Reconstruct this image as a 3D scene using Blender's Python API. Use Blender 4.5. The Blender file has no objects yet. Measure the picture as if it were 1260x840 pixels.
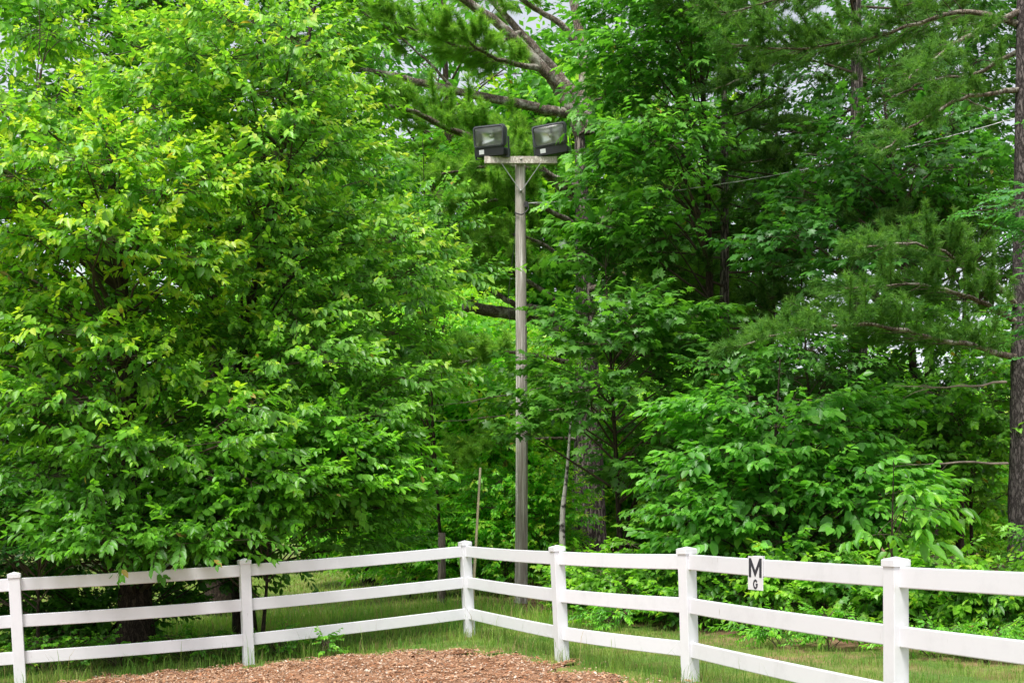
import bpy, bmesh, math, random
import numpy as np
from mathutils import Vector, Matrix

# ------------------------------------------------------------------ camera, world, sun, exposure
SC = bpy.context.scene
COL = SC.collection
FOC, CX, HY, CAMZ = 1440.0, 630.0, 647.0, 1.5        # focal length in photo pixels, principal column, horizon row, eye height
cd = bpy.data.cameras.new('camera'); cam = bpy.data.objects.new('camera', cd); COL.objects.link(cam)
cam.location = (0, 0, CAMZ); cam.rotation_euler = (math.radians(90), 0, 0)
cd.sensor_width = 36; cd.lens = FOC / 1260 * 36; cd.shift_y = (HY - 420) / 1260
cd.clip_start = .1; cd.clip_end = 3000
SC.camera = cam

SUN_EL, SUN_AZ = math.radians(64), math.radians(208)   # azimuth clockwise from +Y: behind the camera, to the left
w = bpy.data.worlds.new('World'); SC.world = w; w.use_nodes = True
nt = w.node_tree; nt.nodes.clear()
sky = nt.nodes.new('ShaderNodeTexSky'); sky.sky_type = 'NISHITA'; sky.sun_disc = False
sky.sun_elevation = SUN_EL; sky.sun_rotation = SUN_AZ; sky.air_density = 1.0; sky.dust_density = 3.0
hs = nt.nodes.new('ShaderNodeHueSaturation'); hs.inputs['Saturation'].default_value = .30; hs.inputs['Value'].default_value = 1.0
bg = nt.nodes.new('ShaderNodeBackground'); bg.inputs['Strength'].default_value = .128
wo = nt.nodes.new('ShaderNodeOutputWorld')
nt.links.new(sky.outputs[0], hs.inputs['Color']); nt.links.new(hs.outputs[0], bg.inputs['Color']); nt.links.new(bg.outputs[0], wo.inputs[0])

sd = bpy.data.lights.new('sun', 'SUN'); sun = bpy.data.objects.new('sun', sd); COL.objects.link(sun)
sd.energy = 2.1; sd.angle = math.radians(16); sd.color = (1, .975, .93)
sdir = Vector((math.sin(SUN_AZ) * math.cos(SUN_EL), math.cos(SUN_AZ) * math.cos(SUN_EL), math.sin(SUN_EL)))
sun.rotation_euler = sdir.to_track_quat('Z', 'Y').to_euler(); sun.location = sdir * 60

SC.view_settings.view_transform = 'Standard'; SC.view_settings.look = 'None'
SC.view_settings.exposure = 1.06; SC.view_settings.gamma = 1.0
SC.render.engine = 'CYCLES'
cy = SC.cycles
cy.max_bounces = 12; cy.diffuse_bounces = 9; cy.glossy_bounces = 2; cy.transmission_bounces = 6; cy.transparent_max_bounces = 8
cy.caustics_reflective = False; cy.caustics_refractive = False

# ------------------------------------------------------------------ helpers
RNG = np.random.default_rng(7)
LEAF_GAIN = np.array((2.45, 2.9, 1.9))
def at(px, py, d):
    return np.array(((px - CX) * d / FOC, d, CAMZ + (HY - py) * d / FOC))

def gz(x, y):
    s = np.maximum(0, -0.6 - np.asarray(x, float))
    z = -np.where(s < 2.7, .087 * s, .235 + .05 * (s - 2.7))
    z = np.maximum(z, -.75)
    return z + .02 * np.sin(np.asarray(x) * 1.3 + 1) * np.sin(np.asarray(y) * .9)
def gz1(x, y): return float(gz(x, y))

def noise2(x, y, seed=0, n=14, f0=.25, f1=2.5):
    r = np.random.default_rng(seed); o = np.zeros(np.broadcast(x, y).shape); tot = 0
    for k in range(n):
        f = f0 * (f1 / f0) ** (k / (n - 1)); a = r.uniform(0, 6.283); p = r.uniform(0, 6.283); am = f ** -.35
        o = o + am * np.sin(f * 6.283 * (x * np.cos(a) + y * np.sin(a)) + p + 1.5 * np.sin(f * 3 * (y * np.cos(a) - x * np.sin(a)) + p * 2)); tot += am * am
    return o / math.sqrt(tot / 2)

def props(o, label=None, cat=None, group=None, kind=None):
    if label: o['label'] = label
    if cat: o['category'] = cat
    if group: o['group'] = group
    if kind: o['kind'] = kind
    return o

def empty(name, loc, label, cat, group=None):
    o = bpy.data.objects.new(name, None); COL.objects.link(o); o.location = loc; o.empty_display_size = .2
    return props(o, label, cat, group)

def link(name, me, parent=None, loc=None):
    o = bpy.data.objects.new(name, me); COL.objects.link(o)
    if parent is not None:
        o.parent = parent
        if loc is None: o.matrix_parent_inverse = Matrix.Translation(-Vector(parent.location))   # geometry is in world coordinates
    if loc is not None: o.location = loc
    return o

def tri_mesh(name, V, F, mat, col=None, smooth=False):
    V = np.asarray(V, np.float32); F = np.asarray(F, np.int32)
    me = bpy.data.meshes.new(name)
    me.vertices.add(len(V)); me.vertices.foreach_set('co', V.ravel())
    me.loops.add(F.size); me.loops.foreach_set('vertex_index', F.ravel())
    me.polygons.add(len(F)); me.polygons.foreach_set('loop_start', np.arange(0, F.size, 3, dtype=np.int32))
    if smooth: me.polygons.foreach_set('use_smooth', np.ones(len(F), bool))
    if col is not None:
        a = me.attributes.new('Col', 'FLOAT_COLOR', 'POINT')
        c = np.ones((len(V), 4), np.float32); c[:, :3] = col; a.data.foreach_set('color', c.ravel())
    me.materials.append(mat); me.update(); me.validate()
    return me

def bm_mesh(name, bm, mat, smooth=False):
    me = bpy.data.meshes.new(name); bm.normal_update(); bm.to_mesh(me); bm.free(); me.materials.append(mat)
    if smooth:
        me.polygons.foreach_set('use_smooth', np.ones(len(me.polygons), bool))
    return me

def box(bm, c, s, rot=None, bev=0.0):
    m = Matrix.Translation(Vector(c)) @ (rot.to_4x4() if rot is not None else Matrix()) @ Matrix.Diagonal((s[0], s[1], s[2], 1))
    r = bmesh.ops.create_cube(bm, size=1, matrix=m)
    if bev:
        ed = list({e for v in r['verts'] for e in v.link_edges})
        bmesh.ops.bevel(bm, geom=ed, offset=bev, segments=2, affect='EDGES', profile=.6)

def beam_rot(a, b, up=(0, 0, 1)):
    x = (Vector(b) - Vector(a)).normalized(); y = Vector(up).cross(x).normalized(); z = x.cross(y)
    return Matrix((x, y, z)).transposed()

class Geo:                                     # collects tubes as triangles
    def __init__(s): s.V = []; s.F = []; s.n = 0
    def add(s, V, F):
        s.V.append(V); s.F.append(F + s.n); s.n += len(V)
    def tube(s, P, R, k=6, rough=0., seed=0, cap=True):
        P = np.asarray(P, float); R = np.asarray(R, float); n = len(P)
        T = np.gradient(P, axis=0); T /= np.linalg.norm(T, axis=1)[:, None] + 1e-9
        ref = np.array((.3, .9, .1)) if abs(T[0, 2]) > .5 else np.array((0, 0, 1.))
        A = np.cross(T, ref); A /= np.linalg.norm(A, axis=1)[:, None] + 1e-9
        B = np.cross(T, A)
        th = np.arange(k) * 2 * math.pi / k
        rr = np.ones((n, k))
        if rough:
            g = np.random.default_rng(seed)
            ridge = g.normal(0, 1, k)[None] * .5 + g.normal(0, 1, (n, k)) * .5
            rr += rough * ridge
        V = P[:, None] + (R[:, None] * rr)[..., None] * (np.cos(th)[None, :, None] * A[:, None] + np.sin(th)[None, :, None] * B[:, None])
        V = V.reshape(-1, 3)
        i = np.arange(n - 1)[:, None] * k + np.arange(k)[None]; j = np.arange(n - 1)[:, None] * k + (np.arange(k)[None] + 1) % k
        F = np.concatenate([np.stack([i, i + k, j], -1).reshape(-1, 3), np.stack([j, i + k, j + k], -1).reshape(-1, 3)])
        if cap:
            V = np.concatenate([V, P[-1:]]); e = (n - 1) * k
            F = np.concatenate([F, np.array([[e + q, len(V) - 1, e + (q + 1) % k] for q in range(k)])])
        s.add(V, F)
    def mesh(s, name, mat, smooth=True):
        return tri_mesh(name, np.concatenate(s.V), np.concatenate(s.F), mat, smooth=smooth)

def curve3(P, n):                              # Catmull-Rom through points
    P = np.asarray(P, float); m = len(P)
    Q = np.concatenate([[2 * P[0] - P[1]], P, [2 * P[-1] - P[-2]]])
    t = np.linspace(0, m - 1 - 1e-6, n); i = t.astype(int); f = (t - i)[:, None]
    a, b, c, d = Q[i], Q[i + 1], Q[i + 2], Q[i + 3]
    return .5 * (2 * b + (c - a) * f + (2 * a - 5 * b + 4 * c - d) * f ** 2 + (3 * b - a - 3 * c + d) * f ** 3)

# ------------------------------------------------------------------ materials
def new_mat(name):
    m = bpy.data.materials.new(name); m.use_nodes = True
    n = m.node_tree.nodes; l = m.node_tree.links
    return m, n, l, n['Principled BSDF']

def leaf_mat(name, src='attr', rough=.40, trans=.48, spec=.5, gain=(1.25, 1.35, .55)):
    m, n, l, b = new_mat(name)
    if src == 'attr':
        a = n.new('ShaderNodeAttribute'); a.attribute_name = 'Col'; c = a.outputs['Color']
    else:
        a = n.new('ShaderNodeObjectInfo'); c = a.outputs['Color']
    g = n.new('ShaderNodeNewGeometry'); nz = n.new('ShaderNodeTexNoise'); nz.inputs['Scale'].default_value = 26; nz.inputs['Detail'].default_value = 3
    l.new(g.outputs['Position'], nz.inputs['Vector'])
    mr = n.new('ShaderNodeMapRange'); mr.inputs['To Min'].default_value = .72; mr.inputs['To Max'].default_value = 1.28
    l.new(nz.outputs['Fac'], mr.inputs['Value'])
    mx = n.new('ShaderNodeVectorMath'); mx.operation = 'SCALE'; l.new(c, mx.inputs[0]); l.new(mr.outputs[0], mx.inputs['Scale'])
    l.new(mx.outputs[0], b.inputs['Base Color'])
    b.inputs['Roughness'].default_value = rough; b.inputs['Specular IOR Level'].default_value = spec
    tr = n.new('ShaderNodeBsdfTranslucent'); tm = n.new('ShaderNodeVectorMath'); tm.operation = 'MULTIPLY'
    tm.inputs[1].default_value = gain; l.new(mx.outputs[0], tm.inputs[0]); l.new(tm.outputs[0], tr.inputs['Color'])
    ms = n.new('ShaderNodeMixShader'); ms.inputs[0].default_value = trans
    l.new(b.outputs[0], ms.inputs[1]); l.new(tr.outputs[0], ms.inputs[2]); l.new(ms.outputs[0], n['Material Output'].inputs['Surface'])
    return m

def bark_mat(name, c0, c1, scale=6, stretch=.18, bump=.6, lichen=None):
    m, n, l, b = new_mat(name)
    tc = n.new('ShaderNodeTexCoord'); mp = n.new('ShaderNodeMapping'); mp.inputs['Scale'].default_value = (1, 1, stretch)
    l.new(tc.outputs['Object'], mp.inputs[0])
    v = n.new('ShaderNodeTexVoronoi'); v.feature = 'DISTANCE_TO_EDGE'; v.inputs['Scale'].default_value = scale * 2
    nz = n.new('ShaderNodeTexNoise'); nz.inputs['Scale'].default_value = scale; nz.inputs['Detail'].default_value = 8; nz.inputs['Roughness'].default_value = .7
    l.new(mp.outputs[0], nz.inputs['Vector'])
    ad = n.new('ShaderNodeVectorMath'); ad.operation = 'MULTIPLY_ADD'; ad.inputs[1].default_value = (.25, .25, .25)
    l.new(nz.outputs['Color'], ad.inputs[0]); l.new(mp.outputs[0], ad.inputs[2]); l.new(ad.outputs[0], v.inputs['Vector'])
    r = n.new('ShaderNodeMapRange'); r.inputs['From Max'].default_value = .22; l.new(v.outputs['Distance'], r.inputs['Value'])
    mu = n.new('ShaderNodeMath'); mu.operation = 'MULTIPLY'; l.new(r.outputs[0], mu.inputs[0]); l.new(nz.outputs['Fac'], mu.inputs[1])
    cr = n.new('ShaderNodeValToRGB'); cr.color_ramp.elements[0].color = (*c0, 1); cr.color_ramp.elements[1].color = (*c1, 1)
    cr.color_ramp.elements[0].position = .05; cr.color_ramp.elements[1].position = .6
    l.new(mu.outputs[0], cr.inputs[0]); out = cr.outputs[0]
    if lichen:
        n2 = n.new('ShaderNodeTexNoise'); n2.inputs['Scale'].default_value = 3.5; n2.inputs['Detail'].default_value = 6; n2.inputs['Roughness'].default_value = .75
        l.new(tc.outputs['Object'], n2.inputs['Vector'])
        r2 = n.new('ShaderNodeMapRange'); r2.inputs['From Min'].default_value = .5; r2.inputs['From Max'].default_value = .62; l.new(n2.outputs['Fac'], r2.inputs['Value'])
        mx = n.new('ShaderNodeMix'); mx.data_type = 'RGBA'; mx.inputs['B'].default_value = (*lichen, 1)
        l.new(r2.outputs[0], mx.inputs['Factor']); l.new(out, mx.inputs['A']); out = mx.outputs['Result']
    l.new(out, b.inputs['Base Color']); b.inputs['Roughness'].default_value = .9; b.inputs['Specular IOR Level'].default_value = .2
    bp = n.new('ShaderNodeBump'); bp.inputs['Strength'].default_value = bump; bp.inputs['Distance'].default_value = .04
    l.new(mu.outputs[0], bp.inputs['Height']); l.new(bp.outputs[0], b.inputs['Normal'])
    return m

def plain(name, c, rough=.5, metal=0, spec=.5, var=0., scale=8, bump=0.):
    m, n, l, b = new_mat(name)
    b.inputs['Base Color'].default_value = (*c, 1); b.inputs['Roughness'].default_value = rough
    b.inputs['Metallic'].default_value = metal; b.inputs['Specular IOR Level'].default_value = spec
    if var:
        tc = n.new('ShaderNodeTexCoord'); nz = n.new('ShaderNodeTexNoise'); nz.inputs['Scale'].default_value = scale; nz.inputs['Detail'].default_value = 6
        l.new(tc.outputs['Object'], nz.inputs['Vector'])
        cr = n.new('ShaderNodeValToRGB'); cr.color_ramp.elements[0].position = .3; cr.color_ramp.elements[1].position = .7
        cr.color_ramp.elements[0].color = (*[x * (1 - var) for x in c], 1); cr.color_ramp.elements[1].color = (*[min(1, x * (1 + var)) for x in c], 1)
        l.new(nz.outputs['Fac'], cr.inputs[0]); l.new(cr.outputs[0], b.inputs['Base Color'])
        if bump:
            bp = n.new('ShaderNodeBump'); bp.inputs['Strength'].default_value = bump; bp.inputs['Distance'].default_value = .01
            l.new(nz.outputs['Fac'], bp.inputs['Height']); l.new(bp.outputs[0], b.inputs['Normal'])
    return m

def vcol_mat(name, rough=.8, spec=.2, scale=40, lo=.7, hi=1.3, bump=0.):
    m, n, l, b = new_mat(name)
    a = n.new('ShaderNodeAttribute'); a.attribute_name = 'Col'
    g = n.new('ShaderNodeNewGeometry'); nz = n.new('ShaderNodeTexNoise'); nz.inputs['Scale'].default_value = scale; nz.inputs['Detail'].default_value = 6
    nz.inputs['Roughness'].default_value = .7
    l.new(g.outputs['Position'], nz.inputs['Vector'])
    mr = n.new('ShaderNodeMapRange'); mr.inputs['From Min'].default_value = .25; mr.inputs['From Max'].default_value = .75
    mr.inputs['To Min'].default_value = lo; mr.inputs['To Max'].default_value = hi; l.new(nz.outputs['Fac'], mr.inputs['Value'])
    mx = n.new('ShaderNodeVectorMath'); mx.operation = 'SCALE'; l.new(a.outputs['Color'], mx.inputs[0]); l.new(mr.outputs[0], mx.inputs['Scale'])
    l.new(mx.outputs[0], b.inputs['Base Color']); b.inputs['Roughness'].default_value = rough; b.inputs['Specular IOR Level'].default_value = spec
    if bump:
        bp = n.new('ShaderNodeBump'); bp.inputs['Strength'].default_value = bump; bp.inputs['Distance'].default_value = .02
        l.new(nz.outputs['Fac'], bp.inputs['Height']); l.new(bp.outputs[0], b.inputs['Normal'])
    return m

M_LEAF = leaf_mat('leaf'); M_LEAF1 = leaf_mat('single_leaf', 'obj')
M_NEEDLE = leaf_mat('pine_needle', rough=.55, trans=.45, spec=.25, gain=(1.2, 1.25, .6))
M_GRASS = leaf_mat('grass_blade', rough=.5, trans=.4, spec=.25, gain=(1.2, 1.25, .6))
M_BARK = bark_mat('brown_bark', (.018, .012, .009), (.09, .065, .048), 9, .3, .5)
M_PINEBARK = bark_mat('pine_bark', (.035, .028, .026), (.30, .25, .225), 7, .16, .9)
M_LICHEN = bark_mat('lichen_bark', (.06, .045, .035), (.30, .24, .19), 10, .6, .6, (.48, .46, .39))
M_TWIG = plain('twig', (.075, .05, .035), .8, var=.4, scale=5)
M_DEAD = plain('dead_wood', (.24, .19, .15), .9, var=.35, scale=6)
M_GROUND = vcol_mat('ground', .95, .1, 14, .6, 1.4, .5)
M_CHIP = vcol_mat('wood_chip', .85, .2, 60, .75, 1.25)
M_CHIPBED = vcol_mat('wood_chip_mulch', .95, .1, 34, .45, 1.55, 1.0)

# ------------------------------------------------------------------ ground
def seg_d(px, py, poly):
    d = np.full(np.shape(px), 1e9)
    for (a, b) in zip(poly[:-1], poly[1:]):
        ax, ay = a; bx, by = b; L = (bx - ax) ** 2 + (by - ay) ** 2
        t = np.clip(((px - ax) * (bx - ax) + (py - ay) * (by - ay)) / L, 0, 1)
        d = np.minimum(d, np.hypot(px - ax - t * (bx - ax), py - ay - t * (by - ay)))
    return d
CHIP_EDGE = [(-9, 11.9), (-6.9, 12.9), (-5.1, 13.65), (-3.6, 14.2), (-2.0, 14.6), (-.9, 14.15), (.05, 13.35), (.72, 12.1), (1.15, 11.1), (1.7, 9.6), (2.3, 7.8), (2.9, 5.5)]
def in_chips(x, y):                              # y below the broken chip line
    ex = np.array([p[0] for p in CHIP_EDGE]); ey = np.array([p[1] for p in CHIP_EDGE])
    return (y < np.interp(x, ex, ey)) & (x > -9) & (x < 2.9)
def chip_sd(x, y): return np.where(in_chips(x, y), -1, 1) * seg_d(x, y, CHIP_EDGE)

def lerp(a, b, t): return np.asarray(a)[None] * (1 - t[:, None]) + np.asarray(b)[None] * t[:, None]
def smooth(a, b, x): t = np.clip((x - a) / (b - a), 0, 1); return t * t * (3 - 2 * t)

def wood_mask(x, y):                              # 1 under the trees on the right, where the lawn gives out
    edge = np.interp(x, [-1, 0, 1.5, 3, 4.5, 6, 8], [21, 20.5, 18.6, 15.4, 14.0, 12.5, 11.2])
    return smooth(-.5, .9, y - edge + .5 * noise2(x, y, 3)) * smooth(-1.5, .5, x)
def grid_axis(a0, a1, step, far):
    c = np.arange(a0, a1 + 1e-6, step); o = [c]; s = step; v = a1; hi = []
    while v < far: s *= 1.5; v += s; hi.append(v)
    s = step; v = a0; lo = []
    while v > -far: s *= 1.5; v -= s; lo.append(v)
    return np.concatenate([lo[::-1], c, hi])
def ground():
    xs = grid_axis(-11, 9, .16, 1500); ys = grid_axis(9, 27, .16, 1500)
    X, Y = np.meshgrid(xs, ys); x = X.ravel(); y = Y.ravel(); near = (abs(x) < 40) & (y < 60) & (y > -20)
    z = gz(x, y) + np.where(near, .012 * noise2(x, y, 5, f0=.6, f1=4), 0)
    nx, ny = len(xs), len(ys)
    i = (np.arange(ny - 1)[:, None] * nx + np.arange(nx - 1)[None]).ravel()
    F = np.concatenate([np.stack([i, i + 1, i + nx + 1], -1), np.stack([i, i + nx + 1, i + nx], -1)])
    n1 = noise2(x, y, 11, f0=.3, f1=3); n2 = noise2(x, y, 12, f0=.8, f1=6)
    c = lerp((.085, .15, .03), (.17, .19, .05), np.clip(.5 + .4 * n1, 0, 1))
    c = c * (1 - smooth(.9, 1.8, n2)[:, None] * .5) + np.array((.12, .07, .035)) * smooth(.9, 1.8, n2)[:, None] * .5
    lit = smooth(.0, .8, noise2(x, y, 14, f0=.5, f1=4)) * smooth(1.5, 3.5, x) * smooth(11.5, 13.5, y); c = c * (1 - .8 * lit[:, None]) + np.array((.27, .16, .10)) * .8 * lit[:, None]
    wm = wood_mask(x, y); c = c * (1 - wm[:, None]) + lerp((.09, .05, .03), (.26, .16, .10), np.clip(.5 + .4 * n2, 0, 1)) * wm[:, None]
    o = link('ground', tri_mesh('ground', np.stack([x, y, z], -1), F, M_GROUND, c, True)); props(o, kind='structure')
ground()

def chip_bed():
    xs = np.arange(-9, 3, .08); ys = np.arange(4, 15.2, .08)
    X, Y = np.meshgrid(xs, ys); x = X.ravel(); y = Y.ravel()
    x = x + RNG.uniform(-.03, .03, x.shape); y = y + RNG.uniform(-.03, .03, y.shape)
    s = chip_sd(x, y) + .19 * noise2(x, y, 21, f0=.8, f1=5)
    z = gz(x, y) + .02 + .022 * smooth(0, -.6, s) + .012 * noise2(x, y, 22, f0=1, f1=7)
    nx, ny = len(xs), len(ys)
    i = (np.arange(ny - 1)[:, None] * nx + np.arange(nx - 1)[None]).ravel()
    F = np.concatenate([np.stack([i, i + 1, i + nx + 1], -1), np.stack([i, i + nx + 1, i + nx], -1)])
    F = F[(s[F] < 0.0).all(1)]
    used = np.unique(F); mp = np.full(len(x), -1); mp[used] = np.arange(len(used))
    c = lerp((.17, .08, .042), (.30, .165, .10), np.clip(.5 + .4 * noise2(x, y, 23, f0=.6, f1=6), 0, 1))
    o = link('mulch_bed', tri_mesh('mulch_bed', np.stack([x, y, z], -1)[used], mp[F], M_CHIPBED, c[used], True)); props(o, kind='structure')
    # loose chips on top
    n = 31000
    cx = RNG.uniform(-5.8, 2.0, n); cyy = RNG.uniform(10.7, 15, n)
    s = chip_sd(cx, cyy) + .19 * noise2(cx, cyy, 21, f0=.8, f1=5)
    k = (s < RNG.exponential(.13, n)) & (s < .8); cx = cx[k]; cyy = cyy[k]; s = s[k]; n = len(cx)
    L = RNG.gamma(3, .0055, n) + .008; W = L * RNG.uniform(.25, .6, n); T = RNG.uniform(.002, .005, n)
    base = np.array([(-.5, -.5, 0), (.5, -.4, 0), (.5, .5, 0), (-.4, .5, 0), (-.42, -.4, 1), (.4, -.35, 1), (.45, .4, 1), (-.36, .42, 1)])
    Fq = [(4, 5, 6, 7), (0, 1, 5, 4), (1, 2, 6, 5), (2, 3, 7, 6), (3, 0, 4, 7)]
    Ft = np.array([t for q in Fq for t in ((q[0], q[1], q[2]), (q[0], q[2], q[3]))])
    P = base[None] * np.stack([L, W, T], -1)[:, None]
    a = RNG.uniform(0, 6.283, n); ti = RNG.normal(0, .3, n); ro = RNG.normal(0, .3, n)
    ca, sa, ct, st, cr, sr = np.cos(a), np.sin(a), np.cos(ti), np.sin(ti), np.cos(ro), np.sin(ro)
    z0 = np.zeros(n); o1 = np.ones(n)
    Rz = np.stack([np.stack([ca, -sa, z0], -1), np.stack([sa, ca, z0], -1), np.stack([z0, z0, o1], -1)], 1)
    Ry = np.stack([np.stack([ct, z0, st], -1), np.stack([z0, o1, z0], -1), np.stack([-st, z0, ct], -1)], 1)
    Rx = np.stack([np.stack([o1, z0, z0], -1), np.stack([z0, cr, -sr], -1), np.stack([z0, sr, cr], -1)], 1)
    P = np.einsum('nij,nkj->nki', Rz @ Ry @ Rx, P)
    zz = gz(cx, cyy) + .024 + .022 * smooth(0, -.6, s) + .012 * noise2(cx, cyy, 22, f0=1, f1=7) + RNG.uniform(0, .008, n) + L * abs(np.sin(ti)) * .35
    zz = np.where(s > 0, gz(cx, cyy) + .012, zz)
    P += np.stack([cx, cyy, zz], -1)[:, None]
    F = (Ft[None] + (np.arange(n) * 8)[:, None, None]).reshape(-1, 3)
    pal = np.array([(.42, .255, .16), (.33, .15, .075), (.52, .38, .28), (.39, .21, .115), (.12, .07, .045), (.60, .51, .42), (.35, .22, .14)])
    c = pal[RNG.choice(7, n, p=[.24, .23, .12, .2, .11, .04, .06])] * .93 * RNG.uniform(.75, 1.25, (n, 1))
    o = link('wood_chips', tri_mesh('wood_chips', P.reshape(-1, 3), F, M_CHIP, np.repeat(c, 8, 0)))
    props(o, 'loose reddish brown wood chips strewn over the arena footing', kind='stuff')
chip_bed()

def blades(name, label, x, y, h, wd, c0, c1, seed, droop=.5):
    g = np.random.default_rng(seed); n = len(x)
    a = g.uniform(0, 6.283, n); b = g.uniform(0, 6.283, n); k = g.uniform(.15, droop, n) * h
    d = np.stack([np.cos(a), np.sin(a)], -1); s = np.stack([np.cos(b), np.sin(b)], -1) * (wd / 2)[:, None]
    z = gz(x, y) - .01; P0 = np.stack([x, y], -1)
    V = np.zeros((n, 5, 3))
    V[:, 0, :2] = P0 - s; V[:, 1, :2] = P0 + s; V[:, 0, 2] = V[:, 1, 2] = z
    m = P0 + d * (k * .3)[:, None]; V[:, 2, :2] = m - s * .75; V[:, 3, :2] = m + s * .75; V[:, 2, 2] = V[:, 3, 2] = z + h * .6
    V[:, 4, :2] = P0 + d * k[:, None]; V[:, 4, 2] = z + h * g.uniform(.8, 1, n)
    F = (np.array([(0, 1, 3), (0, 3, 2), (2, 3, 4)])[None] + (np.arange(n) * 5)[:, None, None]).reshape(-1, 3)
    t = np.clip(.5 + .35 * noise2(x, y, seed + 1, f0=.4, f1=3) + g.normal(0, .25, n), 0, 1)
    c = lerp(c0, c1, t); dry = g.random(n) < .08 + .32 * smooth(.7, 1.6, noise2(x, y, seed + 2, f0=.5, f1=5)); c[dry] = np.array((.34, .27, .13)) * g.uniform(.7, 1.2, (dry.sum(), 1))
    if name == 'grass': c = np.minimum(c * (1 + .45 * smooth(16, 18.5, y) * (x < 1.5))[:, None], .6)     # grass behind the corner painted lighter to offset the trees' shade
    o = link(name, tri_mesh(name, V.reshape(-1, 3), F, M_GRASS, np.repeat(c, 5, 0))); props(o, label, kind='stuff')

FENCE_PTS = [(-8.3, 12.85), (-5.76, 13.72), (-3.28, 14.58), (-.573, 15.86), (.565, 13.15), (1.72, 11.28), (2.745, 8.36), (3.75, 5.6)]
def grass():
    g = np.random.default_rng(31)
    n = 185000; x = g.uniform(-10, 8, n); y = g.uniform(9.5, 23, n)
    px = 630 + 1440 * x / y; k = (px > -120) & (px < 1380)
    s = chip_sd(x, y); k &= s + .19 * noise2(x, y, 21, f0=.8, f1=5) > np.where(g.random(n) < .10, g.uniform(-.45, .1, n), g.uniform(-.03, .30, n))
    k &= g.random(n) > wood_mask(x, y) * 1.05
    k &= g.random(n) > .85 * smooth(.0, .8, noise2(x, y, 14, f0=.5, f1=4)) * smooth(1.5, 3.5, x) * smooth(11.5, 13.5, y)
    k &= g.random(n) < np.clip(1.35 - (y - 10) / 14, .45, 1) * (.55 + .45 * smooth(-1.2, .3, noise2(x, y, 33, f0=.5, f1=4)))
    x = x[k]; y = y[k]; n = len(x)
    fd = seg_d(x, y, FENCE_PTS); h = g.gamma(6, .011, n) * (.75 + 1.0 * np.exp(-(fd / .35) ** 2) + .25 * smooth(0, 1.5, noise2(x, y, 34)))
    edge = np.exp(-(s[k] / .3) ** 2); h *= 1 + .5 * edge * g.random(n)
    pd = np.min(np.stack([np.hypot(x - a, y - b) for a, b in FENCE_PTS]), 0); h *= 1 + 1.1 * np.exp(-(pd / .22) ** 2) * g.random(n)
    h *= 1 + .9 * smooth(.8, 1.7, noise2(x, y, 38, f0=.8, f1=7))
    h *= np.where((x < 1.5), 1 + 1.9 * smooth(16.6, 18.2, y + .5 * noise2(x, y, 37)), 1); h *= np.where(g.random(n) < .05, 2.2, 1); h = np.clip(h, .025, .55)
    wd = .0055 * (y / 12)
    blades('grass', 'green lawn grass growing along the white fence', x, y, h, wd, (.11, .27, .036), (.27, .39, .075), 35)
    # farther lawn behind the fence to the left
    n = 18000; x = g.uniform(-24, 4, n); y = g.uniform(23, 48, n); px = 630 + 1440 * x / y
    k = (px > -150) & (px < 900); x = x[k]; y = y[k]
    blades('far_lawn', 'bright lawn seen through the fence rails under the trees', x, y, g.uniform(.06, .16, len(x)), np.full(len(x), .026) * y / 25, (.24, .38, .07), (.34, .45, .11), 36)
grass()

# ------------------------------------------------------------------ leaf shapes (unit length along +X, z up)
def fan(out, c):
    V = np.array([c] + out, float); n = len(out)
    return V, np.array([(0, i + 1, (i + 1) % n + 1) for i in range(n)])
def shape_ovate(w=.5):
    V = np.array([(0, 0, 0), (.28, .46 * w, .06), (.66, .40 * w, .02), (1, 0, -.16), (.66, -.40 * w, .02), (.28, -.46 * w, .06)])
    return V, np.array([(0, 2, 1), (0, 3, 2), (0, 4, 3), (0, 5, 4)])
def shape_diamond(w=.45):
    V = np.array([(0, 0, 0), (.45, .5 * w, .06), (1, 0, -.1), (.45, -.5 * w, .06)])
    return V, np.array([(0, 2, 1), (0, 3, 2)])
def shape_maple():
    h = [(0, .03), (.18, .20), (.22, .50), (.40, .28), (.62, .44), (.66, .15)]
    o = [(x, -y, -.10 * abs(y)) for x, y in h] + [(1, 0, -.12)] + [(x, y, -.10 * abs(y)) for x, y in h[::-1]]
    return fan(o, (.36, 0, .04))
def shape_oak():
    h = [(0, .02), (.16, .16), (.30, .10), (.40, .30), (.52, .13), (.66, .28), (.74, .10)]
    o = [(x, -y, -.08 * abs(y)) for x, y in h] + [(1, 0, -.14)] + [(x, y, -.08 * abs(y)) for x, y in h[::-1]]
    return fan(o, (.45, 0, .03))
SHAPES = {'ovate': shape_ovate(.52), 'broad': shape_ovate(.66), 'diamond': shape_diamond(.5), 'maple': shape_maple(), 'oak': shape_oak(), 'big': shape_ovate(.42)}

def norm(v): return v / (np.linalg.norm(v, axis=-1, keepdims=True) + 1e-9)
def frames(d, up):                                # columns x=d, y, z
    d = norm(d); up = np.broadcast_to(up, d.shape); y = norm(np.cross(up, d)); z = np.cross(d, y)
    return np.stack([d, y, z], -1)

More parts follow.
